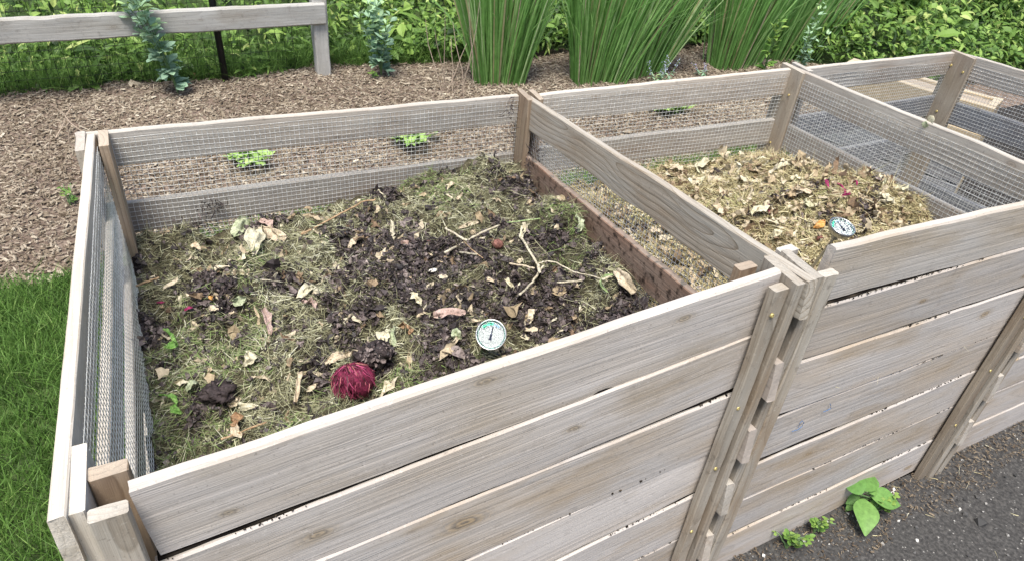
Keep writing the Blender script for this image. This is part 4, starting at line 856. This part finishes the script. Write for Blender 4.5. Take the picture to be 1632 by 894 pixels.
# pebbles and straw bits on the asphalt
n = 1500; x = rng.uniform(1.0, 4.2, n); y = -rng.random(n)**1.3*1.6-.02
V, F, R = chunks(np.stack([x, y, np.full(n, GZ+.004)], 1), rng.gamma(2.5, .0011, n)+.001, rng.random(n), .4)
M_PEB = plain('path_grit', None, .8, attr='rnd', stops=[(0, (.03, .03, .03)), (.4, (.14, .135, .13)), (.8, (.45, .43, .4)), (1, (.66, .64, .6))], spec=.3)
tag(mobj('path_grit', V, F, M_PEB, attrs={'rnd': R}), 'pale grit scattered over the dark asphalt path', 'grit', kind='stuff')
n = 260; x = rng.uniform(1.0, 4.0, n); y = -rng.random(n)*.9-.02; p = np.stack([x, y, np.full(n, GZ+.007)], 1)
V, F, R = ribbons(p, flat_dirs(n, .03), np.tile([0, 0, 1.], (n, 1)), rng.gamma(3, .008, n)+.006, .0018, 4, .5, rng.uniform(.3, .85, n)); tag(mobj('path_straws', V, F, M_STRAW2, attrs={'rnd': R}), 'loose dry straws scattered on the asphalt path', 'straw', kind='stuff')
#==================================================================== GRASS, UNDERGROWTH
GR = [(0, (.03, .06, .012)), (.3, (.075, .15, .03)), (.6, (.13, .25, .05)), (.85, (.2, .34, .08)), (1, (.32, .44, .14))]
M_GRASS = plain('lawn_grass', None, .6, attr='rnd', stops=GR, spec=.3, sub=.25)
LF = [(0, (.014, .03, .01)), (.22, (.045, .09, .02)), (.5, (.10, .19, .036)), (.75, (.17, .29, .055)), (.93, (.27, .4, .09)), (1, (.4, .48, .15))]
M_LEAF = plain('undergrowth_leaf', None, .55, attr='rnd', stops=LF, spec=.35, sub=.25)
def grass(name, n, xf, yf, L, label, W=.0032, z=GZ):
    x = xf(n); y = yf(x); k = len(x); pch = fbm(x*5, y*5, 61, 3); p = np.stack([x, y, np.full(k, z-.005)], 1); d = norm(np.stack([rng.normal(0, .42, k), rng.normal(0, .42, k), np.ones(k)], 1)); nr = sphere_dirs(k)
    V, F, R = ribbons(p, d, nr, L*rng.uniform(.5, 1.4, k)*(1+pch*.5), W*rng.uniform(.6, 1.3, k), 4, 1., np.clip(rng.normal(.5, .2, k)+pch*.2, 0, 1)); return tag(mobj(name, V, F, M_GRASS, attrs={'rnd': R}), label, 'grass', kind='stuff')
grass('lawn', 30000, lambda n: rng.uniform(-1.15, -.10, n), lambda x: rng.uniform(.2, 1, len(x))**.8*(mulch_edge(x)-.0), .055, 'short green lawn beside the left side of the bins')
grass('lawn', 26000, lambda n: rng.uniform(-.1, 3.3, n), lambda x: 1.22+rng.random(len(x))*(mulch_edge(x)-1.2), 0.07, 'strip of bright grass growing close behind the bins')
grass('lawn', 22000, lambda n: rng.uniform(-3., 2.2, n), lambda x: back_edge(x)-.03+rng.random(len(x))**1.5*.55, .13, 'lush longer grass along the foot of the wooden fence', .004)
sheet('lawn_soil', -3.2, -.06, -1., 1.95, GZ-.006, G_EARTH, .1)
def hprof(x, y):
    t = y-back_edge(x); return np.clip(.05+t*.42, .04, 1.5)*(1+.55*fbm(x*1.6, y*1.6, 33, 3))+.10*np.clip(x-1.3, 0, 1)
def under(name, n, x0, x1, depth, Lm, shape, label, up=.9, y0=0., cl=2.4, dens=(-.12), rn=(.5, .2), seed=70, aspect=(.4, .7)):
    x = rng.uniform(x0, x1, n); y = back_edge(x)+y0+rng.random(n)**1.15*depth; cl_ = fbm(x*cl, y*cl, seed, 3); k0 = cl_ > dens-.25*rng.random(n); x, y, cl_ = x[k0], y[k0], cl_[k0]; k = len(x)
    h = hprof(x, y)*(.75+.5*cl_+.25*rng.random(k)); z = GZ+h*(1-rng.random(k)**1.6*.75)
    out = norm(np.stack([rng.normal(0, .6, k), rng.normal(-.55, .6, k), rng.normal(.1, .4, k)], 1)); nr = norm(np.stack([rng.normal(0, .4, k), rng.normal(-.4, .4, k), np.ones(k)*up], 1))
    L = rng.gamma(9, Lm/9, k); hf = (z-GZ)/(h+.02)
    r = np.clip(rng.normal(rn[0], rn[1], k)+.25*(hf-.6)+.25*fbm(x*3.3, y*3.3, seed+5, 2), 0, 1)
    V, F, R = leafset(np.stack([x, y, z], 1), out, nr, L, L*rng.uniform(*aspect, k), shape, rng.normal(.35, .25, k), rng.normal(.2, .2, k), 0, r)
    return tag(mobj(name, V, F, M_LEAF, attrs={'rnd': R}), label, 'undergrowth', kind='stuff')
PROF['oval4'] = [.2, 1., .75, .05]; PROF['lance4'] = [.3, 1., .7, .03]
under('undergrowth', 28000, -3.2, 7.5, 2.2, .042, 'oval4', 'tangle of rounded green leaves growing behind the mulch bed', seed=70, rn=(.43, .22), dens=-.06)
under('undergrowth', 13000, -3.2, 7.5, 1.6, .085, 'lance4', 'arching lance shaped weed leaves along the edge of the mulch', seed=84, aspect=(.14, .26), rn=(.55, .2))
under('undergrowth', 24000, 1.6, 9., 3.4, .06, 'oval4', 'brighter leafy scrub behind the iris clumps', seed=95, rn=(.62, .2), up=1.1)
# thicket behind, closes the view
n = 22000; x = rng.uniform(-9, 16, n); y = 6.0+rng.random(n)*2.4; top = 1.5+1.1*fbm(x*.8, y*.8, 5, 3)+.4*(y-6); z = GZ+top*(1-rng.random(n)**1.5)
V, F, R = leafset(np.stack([x, y, z], 1), norm(np.stack([rng.normal(0, .6, n), rng.normal(-.6, .5, n), rng.normal(0, .4, n)], 1)), norm(np.stack([rng.normal(0, .4, n), rng.normal(-.5, .4, n), np.ones(n)], 1)), rng.uniform(.07, .15, n), rng.uniform(.04, .09, n), 'oval4', .3, .2, 0, np.clip(rng.normal(.32, .17, n)+.3*fbm(x, y, 8, 2), 0, 1))
tag(mobj('thicket', V, F, M_LEAF, attrs={'rnd': R}), 'dark leafy thicket closing the view behind the garden', 'thicket', kind='stuff')
#==================================================================== PLANTS
M_IRIS = plain('iris_blade', None, .42, attr='rnd', stops=[(0, (.09, .2, .05)), (.35, (.17, .36, .09)), (.65, (.26, .48, .14)), (.88, (.4, .62, .24)), (.97, (.55, .68, .36)), (1, (.5, .45, .25))], spec=.45, sub=.45, var=.25, nscale=25)
M_BAPT = plain('blue_green_leaf', None, .6, attr='rnd', stops=[(0, (.17, .28, .18)), (.5, (.3, .45, .31)), (.8, (.38, .55, .33)), (1, (.42, .6, .22))], spec=.3, sub=.25)
M_YGR = plain('yellow_green_leaf', None, .55, attr='rnd', stops=[(0, (.05, .12, .02)), (.5, (.13, .25, .05)), (1, (.3, .42, .1))], spec=.3, sub=.25)
M_SEED = plain('seedling_leaf', None, .6, attr='rnd', stops=[(0, (.12, .24, .05)), (.5, (.26, .44, .11)), (1, (.45, .6, .2))], spec=.3, sub=.3)
M_STEMG = plain('green_plant_stem', (.12, .2, .07), .6, var=.2); M_STALK = plain('dry_stalk', (.42, .33, .25), .85, var=.3)
M_FLB = plain('blue_flower', (.42, .47, .62), .6, var=.2); M_FLP = plain('purple_flower', (.42, .37, .55), .6, var=.2); M_FLR = plain('faded_red_flower', (.35, .09, .06), .7, var=.3)
def iris(px, px2, n, lean, spread, label, H=1.0):
    a = at_z(*px); b = at_z(*px2); c = (a+b)/2; hw = np.linalg.norm(b-a)/2; t = rng.uniform(-1, 1, n); q = rng.normal(0, .4, n)
    ax = norm((b-a)[None])[0]; ay = A_([-ax[1], ax[0], 0]); x = c+ax*(t*hw)[:, None]+ay*(q*hw*.5+hw*.3)[:, None]; x[:, 2] = GZ-.01
    d = norm(A_([0, 0, 1.])+ax*(t*spread+lean+rng.normal(0, .035, n))[:, None]+ay*(q*spread*.7+rng.normal(0, .04, n))[:, None])
    L = H*rng.uniform(.55, 1.08, n); short = rng.random(n) < .12; L[short] *= .5
    k = 7; tt = np.linspace(0, 1, k); s = norm(np.cross(d, np.tile(ay, (n, 1)))+rng.normal(0, .5, (n, 3))); s = norm(s-d*np.sum(s*d, 1, keepdims=True)); out = norm(d*A_([1, 1, 0])+1e-6)
    bend = rng.gamma(1.4, .035, n); bend[rng.random(n) < .03] += .35
    mid = x[:, None]+d[:, None]*(tt*L[:, None])[..., None]+(out[:, None]*A_([1, 1, 0])-A_([0, 0, .55]))*((tt**2.4)*(bend*L)[:, None])[..., None]
    w = A_([.8, 1, 1, .95, .8, .5, .04])*.0050; hwid = (w[None]*rng.uniform(.7, 1.35, n)[:, None])[..., None]*s[:, None]
    fold = norm(np.cross(d, s))*.0014
    V = np.stack([mid-hwid, mid+fold[:, None], mid+hwid], 2); idx = np.arange(n*k*3).reshape(n, k, 3); F = np.stack([idx[:, :-1, :-1], idx[:, 1:, :-1], idx[:, 1:, 1:], idx[:, :-1, 1:]], -1).reshape(-1, 4)
    r = np.clip(rng.normal(.55, .2, n), 0, .95); r[rng.random(n) < .05] = 1.
    o = empty('iris_clump', (c[0], c[1], GZ), label, 'iris', 'clumps of tall narrow leaved iris')
    mobj('leaf_blades', V.reshape(-1, 3), F, M_IRIS, o, attrs={'rnd': np.repeat(r, k*3)})
    m = 14; idx2 = rng.choice(n, m, replace=False); parts = [tube([x[i], x[i]+d[i]*.3*H+rng.normal(0, .01, 3), x[i]+d[i]*.55*H+rng.normal(0, .02, 3)], [.0035, .003, .002], 5) for i in idx2]
    V, F = join(parts); mobj('dry_stalks', V, F, M_STALK, o); return o
iris((760, 137), (834, 136), 680, .0, .21, 'narrow iris clump rising right behind the back rail of the nearest bin', 1.0)
iris((918, 134), (996, 130), 900, .09, .24, 'dense iris clump behind the middle bin, in front of the blue flowers', 1.05)
iris((1005, 126), (1058, 121), 430, .2, .22, 'iris clump leaning right beside the small blue flower spikes', 1.0)
iris((1140, 112), (1210, 106), 680, .12, .2, 'iris clump behind the right end of the middle bin', 1.05)
iris((1225, 100), (1300, 92), 620, .24, .22, 'iris clump leaning furthest right, behind the yellow green shrub', 1.05)
def leafy(px, name, label, cat, stems, H, Lf, mat, shape='spoon', per=3, spread=.25, lean=(0, 0), width=.45, whorl=.035, base=None, zb=GZ, nod=.0, group=None, start=.15):
    c = at_z(*px, zb) if base is None else A_(base, float); o = empty(name, c, label, cat, group); tb, lv = [], []
    for s in range(stems):
        a = rng.uniform(0, 2*np.pi); h = H*rng.uniform(.7, 1.05) if s else H; dx = A_([np.cos(a), np.sin(a), 0])*spread*h*rng.uniform(.2, 1)*(s > 0)+A_([lean[0], lean[1], 0])*h
        m = 9; t = np.linspace(0, 1, m)[:, None]; P = c+A_([0, 0, 1.])*t*h+dx*(t**1.4)+rng.normal(0, .004, (m, 3))*t; tb.append(tube(P, np.linspace(.0032, .0012, m), 5))
        nn = int(h/whorl); 
        for i in range(nn):
            f = start+(1-start)*(i+.6)/nn; p = A_([np.interp(f, t[:, 0], P[:, q]) for q in range(3)]); a0 = i*2.4+rng.normal(0, .3)
            for q in range(per):
                aa = a0+(q-(per-1)/2)*(.75 if per < 4 else 6.28/per); dd = A_([np.cos(aa), np.sin(aa), .35+.5*f+rng.normal(0, .15)]); lv.append((p+norm(dd[None])[0]*.01, dd, Lf*rng.uniform(.7, 1.15)*(1.05-.35*f), min(1, .25+.55*f+rng.normal(0, .15))))
    V, F = join(tb); mobj('stem', V, F, M_STEMG, o)
    P = A_([l[0] for l in lv]); D = A_([l[1] for l in lv]); L = A_([l[2] for l in lv]); r = np.clip(A_([l[3] for l in lv]), 0, 1); k = len(P)
    nr = norm(A_([0, 0, 1.])+rng.normal(0, .3, (k, 3))-D*A_([.5, .5, 0])); V, F, R = leafset(P, D, nr, L, L*width, shape, rng.normal(.2, .2, k), rng.normal(.15, .15, k), 0, r); mobj('foliage', V, F, mat, o, attrs={'rnd': R}, smooth=True); return o
leafy((285, 152), 'false_indigo', 'blue green leafy stem arching up before the fence rail at the left', 'shrub', 6, .78, .072, M_BAPT, spread=.28, lean=(-.22, -.02), width=.6, group='young false indigo plants', whorl=.04, start=.06)
leafy((608, 122), 'false_indigo', 'bushier blue green plant right of the wooden fence post', 'shrub', 9, .46, .064, M_BAPT, spread=.5, width=.6, lean=(-.05, 0), group='young false indigo plants', start=.05)
leafy((595, 127), 'seedling', 'tiny yellow green sprout in the mulch under the bushier blue green plant', 'seedling', 3, .05, .03, M_YGR, 'oval', spread=.5, whorl=.015)
leafy((1232, 104), 'garden_shrub', 'yellow green upright shrub behind the back corner post of the middle bin', 'shrub', 4, .42, .06, M_YGR, 'oval', spread=.25, per=2, width=.55, base=at_z(1236, 150, GZ)*[1, 1, 0]+[0, .15, GZ], group=None)
leafy((1300, 104), 'garden_shrub', 'looser shrub with faded red buds right of the yellow green one', 'shrub', 6, .52, .045, M_BAPT, 'oval', spread=.4, per=2, base=at_z(1305, 140, GZ)*[1, 1, 0]+[0, .2, GZ])
leafy((1470, 82), 'garden_shrub', 'bright green broad leaved shrub behind the far bin', 'shrub', 9, .75, .085, M_YGR, 'oval', spread=.7, per=3, width=.7, base=(5.6, 3.0, GZ))
leafy((1540, 82), 'garden_shrub', 'rounded bright shrub at the far right edge', 'shrub', 9, .8, .08, M_YGR, 'oval', spread=.7, per=3, width=.7, base=(6.5, 2.9, GZ))
for px, lb, nL in [((398, 262), 'low green seedling patch seen through the nearest back mesh at the left', 26), ((648, 231), 'low dense seedling patch seen through the nearest back mesh at the right', 24), ((1070, 183), 'bright low seedling patch seen through the middle back mesh', 26)]:
    leafy(px, 'seedling_patch', lb, 'seedlings', nL, .07, .055, M_SEED, 'oval', per=3, spread=2.6, width=.6, whorl=.014, start=.3)
leafy((118, 318), 'seedling', 'thin pale seedling in the mulch left of the bins', 'seedling', 4, .07, .03, M_YGR, 'lance', spread=1.2, whorl=.02, base=at_z(112, 330))
def spikes(px, label, n, H, mat, cat):
    c = at_z(*px); o = empty('flowering_plant', c, label, cat); tb, fl, lf = [], [], []
    for i in range(n):
        a = rng.uniform(0, 6.28); b = c+A_([np.cos(a), np.sin(a), 0])*rng.uniform(0, .05); e = b+A_([rng.normal(0, .04), rng.normal(0, .04), H*rng.uniform(.6, 1)]); tb.append(tube([b, (b+e)/2+rng.normal(0, .005, 3), e], .0018, 5))
        for f in np.linspace(.45, 1, 16): fl.append(b*(1-f)+e*f+rng.normal(0, .007, 3))
        for f in np.linspace(.05, .5, 8): lf.append(b*(1-f)+e*f)
    V, F = join(tb); mobj('stem', V, F, M_STEMG, o); fl = A_(fl); V, F, R = chunks(fl, rng.uniform(.0025, .005, len(fl)), rng.random(len(fl)), .5); mobj('flower', V, F, mat, o)
    lf = A_(lf); k = len(lf); V, F, R = leafset(lf, flat_dirs(k, .3), np.tile([0, 0, 1.], (k, 1)), .035, .016, 'oval', .3, .2, 0); mobj('foliage', V, F, M_BAPT, o, attrs={'rnd': R})
spikes((1046, 136), 'pale blue flower spikes between the iris clumps', 6, .22, M_FLB, 'flowers')
spikes((1118, 122), 'small violet flower spike on the bare mulch between iris clumps', 3, .10, M_FLP, 'flowers')
def stalks(px, label, n, H, name='dry_stalks'):
    c = at_z(*px); P = []
    for i in range(n):
        b = c+A_([rng.normal(0, .06), rng.normal(0, .05), 0]); e = b+A_([rng.normal(0, .07), rng.normal(0, .06), H*rng.uniform(.5, 1)]); P.append(tube([b, b*.6+e*.4+rng.normal(0, .01, 3), b*.25+e*.75+rng.normal(0, .01, 3), e], [.003, .0026, .002, .0012], 5))
    V, F = join(P); tag(mobj(name, V, F, M_STALK), label, 'dry stalks')
stalks((722, 150), 'bare brown stalks standing in the mulch left of the first iris clump', 9, .55)
stalks((122, 218), 'thin dead stalks in the mulch behind the left corner of the bins', 3, .2)
# big dry leaf on the mulch
A = at_z(207, 143); V, F, R = leafset(A_([A+[0, 0, .02]]), A_([[1, -.1, .2]]), A_([[0, -.5, 1.]]), .10, .07, 'toothed', .6, .5, .02); o = mobj('fallen_leaf', V, F, L_TAN, smooth=True); tag(o, 'big curled tan leaf lying on the mulch before the lush grass', 'leaf')
A = at_z(305, 128); V, F, R = leafset(A_([A+[0, 0, .02]]), A_([[1, -.1, .2]]), A_([[0, -.5, 1.]]), .08, .05, 'toothed', .6, .5, .02); o = mobj('fallen_leaf', V, F, L_BROWN, smooth=True); tag(o, 'brown leaf at the grass edge left of the black steel post', 'leaf')
# weeds at the foot of the bins
wc = A_([1.70, -.035, GZ]); weed = empty('weed', wc, 'leafy green weed with four big toothed leaves at the foot of the middle bin', 'weed')
M_WEED = plain('weed_leaf', None, .55, attr='rnd', stops=[(0, (.06, .15, .03)), (.6, (.12, .26, .06)), (1, (.26, .4, .1))], spec=.35, sub=.2, var=.25, nscale=90)
ends = [((1376, 782), (1394, 742), .056, .11), ((1373, 788), (1352, 756), .052, .11), ((1388, 790), (1440, 798), .056, .07), ((1376, 794), (1386, 840), .060, .06), ((1370, 790), (1352, 800), .025, .04), ((1384, 784), (1398, 778), .025, .09), ((1364, 798), (1350, 812), .02, .02), ((1388, 797), (1400, 808), .02, .04)]
P, D, L, Wd = [], [], [], []
for a, b, w, h in ends:
    p = at_z(*a, GZ+h*.7+.02); q = at_z(*b, GZ+h); P.append(p); D.append(q-p); L.append(np.linalg.norm(q-p)*1.12); Wd.append(w*1.2)
V, F, R = leafset(P, D, norm(np.tile([-.1, -.35, 1.], (len(P), 1))+rng.normal(0, .12, (len(P), 3))), A_(L), A_(Wd), 'oval', .25, .22, .012, rng.uniform(.4, .8, len(P)))
o = mobj('foliage', V, F, M_WEED, weed, attrs={'rnd': R}, smooth=True); ss = o.modifiers.new('smooth', 'SUBSURF'); ss.levels = 1; ss.render_levels = 1
V, F = join([tube([wc, wc*.5+A_(p)*.5+[0, 0, .01], p], .0018, 5) for p in P]); mobj('stem', V, F, M_STEMG, weed)
leafy((1378, 800), 'weed', 'small clover like sprouts under the big toothed weed', 'weed', 7, .06, .02, M_YGR, 'round', per=3, spread=.7, whorl=.018, width=.8, base=(1.68, -.05, GZ))
leafy((1290, 842), 'weed', 'small round leaved weed left of the big toothed weed', 'weed', 5, .06, .017, M_YGR, 'round', per=3, spread=.8, whorl=.018, width=.8, base=(1.462, -.03, GZ))
leafy((1243, 866), 'weed', 'low round leaved weed at the bottom edge beside the middle bin', 'weed', 7, .065, .019, M_YGR, 'round', per=3, spread=.8, whorl=.018, width=.8, base=(1.362, -.035, GZ))
#==================================================================== FENCE, RAISED BED
fence = empty('wooden_fence', (1.15, 3.6, GZ), 'silvery weathered post and rail fence at the back left', 'fence')
beam('post', (1.105, 3.66, .35), (1.105, 3.66, GZ-.05), .082, .085, W_FENCE, fence, (0, -1, 0), bev=.006, wob=.003)
beam('post', (-2.1, 3.66, .35), (-2.1, 3.66, GZ-.05), .082, .085, W_FENCE, fence, (0, -1, 0), bev=.006, wob=.003)
beam('rail', (-3.4, 3.52, -.425), (1.17, 3.55, -.452), .12, .045, W_FENCE, fence, (0, 1, 0), bev=.008, wob=.003)
beam('rail', (-3.4, 3.52, .08), (1.17, 3.55, .06), .135, .045, W_FENCE, fence, (0, 1, 0), bev=.008, wob=.008)
wf = empty('wire_fence', (.58, 3.69, GZ), 'black wire mesh fence on a black steel post, overgrown behind the wooden rail', 'fence')
o = wires('wire_mesh', (-3., 3.70, .15), (4.0, 0, 0), (0, 0, -1.0), wf, sp=.05, r=.0013, seed=44, amp=.01); o.data.materials[0] = M_BLACK
V, F = join([tube([(.585, 3.66, GZ-.1), (.575, 3.665, -.2), (.57, 3.67, .45)], .019, 8)]); mobj('steel_post', V, F, M_BLACK, wf, smooth=True)
c0, c1 = at_z(1585, 174, -.38), at_z(1340, 105, -.38)
bed = empty('raised_bed', (float(c0[0]), float(c0[1]), GZ), 'tan board raised bed standing behind the far bin', 'raised bed')
w = A_([.55, .1, 0]); dv = norm((c1-c0)[None])[0]; tx = norm(A_([[dv[1], -dv[0], 0]]))[0]; tx = tx if tx[0] > 0 else -tx
beam('cap_board', c0-[0, 0, .012]+tx*.037, c1-[0, 0, .012]+tx*.037, .03, .11, W_POST, bed, tx, wob=.002)
for i, dz in enumerate([0, .125, .265, .39]):
    beam('side_board', c0-[0, 0, dz], c1-[0, 0, dz], .115 if i != 1 else .12, .035, W_TAN if i < 2 else W_RAIL_SHADE, bed, tx, wob=.003)
    beam('side_board', c0-[0, 0, dz]+tx*.15, c1-[0, 0, dz]+tx*.15, .115, .035, W_TAN, bed, tx, wob=.003)
    beam('end_board', c0-[0, 0, dz-.002]+tx*.037, c0-[0, 0, dz-.002]+tx*.148, .115, .035, W_TAN, bed, dv, wob=.003)
    beam('end_board', c1-[0, 0, dz-.002]+tx*.037, c1-[0, 0, dz-.002]+tx*.148, .115, .035, W_TAN, bed, -dv, wob=.003)
#==================================================================== LIGHT AND CAMERA
w = bpy.data.worlds.new('World'); SC.world = w; w.use_nodes = True; nt = w.node_tree; nt.nodes.clear()
sky = nt.nodes.new('ShaderNodeTexSky'); sky.sky_type = 'NISHITA'; sky.sun_disc = False; sky.air_density = 1.; sky.dust_density = 3.; sky.ozone_density = 1.
EL, AZ = math.radians(68), math.radians(220)       # azimuth measured from +Y towards +X
sky.sun_elevation = EL; sky.sun_rotation = AZ
bg = nt.nodes.new('ShaderNodeBackground'); bg.inputs[1].default_value = .118; ow = nt.nodes.new('ShaderNodeOutputWorld'); nt.links.new(sky.outputs[0], bg.inputs[0]); nt.links.new(bg.outputs[0], ow.inputs[0])
sd = bpy.data.lights.new('sun', 'SUN'); sd.energy = 2.7; sd.angle = math.radians(22); sd.color = (1, .975, .91); so = bpy.data.objects.new('sun', sd); COL.objects.link(so); so.location = (0, 0, 8)
dirv = Vector((math.sin(AZ)*math.cos(EL), math.cos(AZ)*math.cos(EL), math.sin(EL))); so.rotation_euler = dirv.to_track_quat('Z', 'Y').to_euler()
cd = bpy.data.cameras.new('camera'); co = bpy.data.objects.new('camera', cd); COL.objects.link(co); SC.camera = co
co.matrix_world = Matrix(((CR[0], CU[0], -FW[0], C0[0]), (CR[1], CU[1], -FW[1], C0[1]), (CR[2], CU[2], -FW[2], C0[2]), (0, 0, 0, 1)))
cd.sensor_width = 36; cd.lens = FPX/1632*36; cd.shift_x = (816-PX)/1632; cd.shift_y = -(447-PY)/1632; cd.clip_start = .02; cd.clip_end = 400
SC.view_settings.view_transform = 'Standard'; SC.view_settings.look = 'None'; SC.view_settings.gamma = 1; SC.view_settings.exposure = .98; SC.view_settings.use_curve_mapping = False
SC.render.engine = 'CYCLES'; SC.render.resolution_x = 1024; SC.render.resolution_y = 560
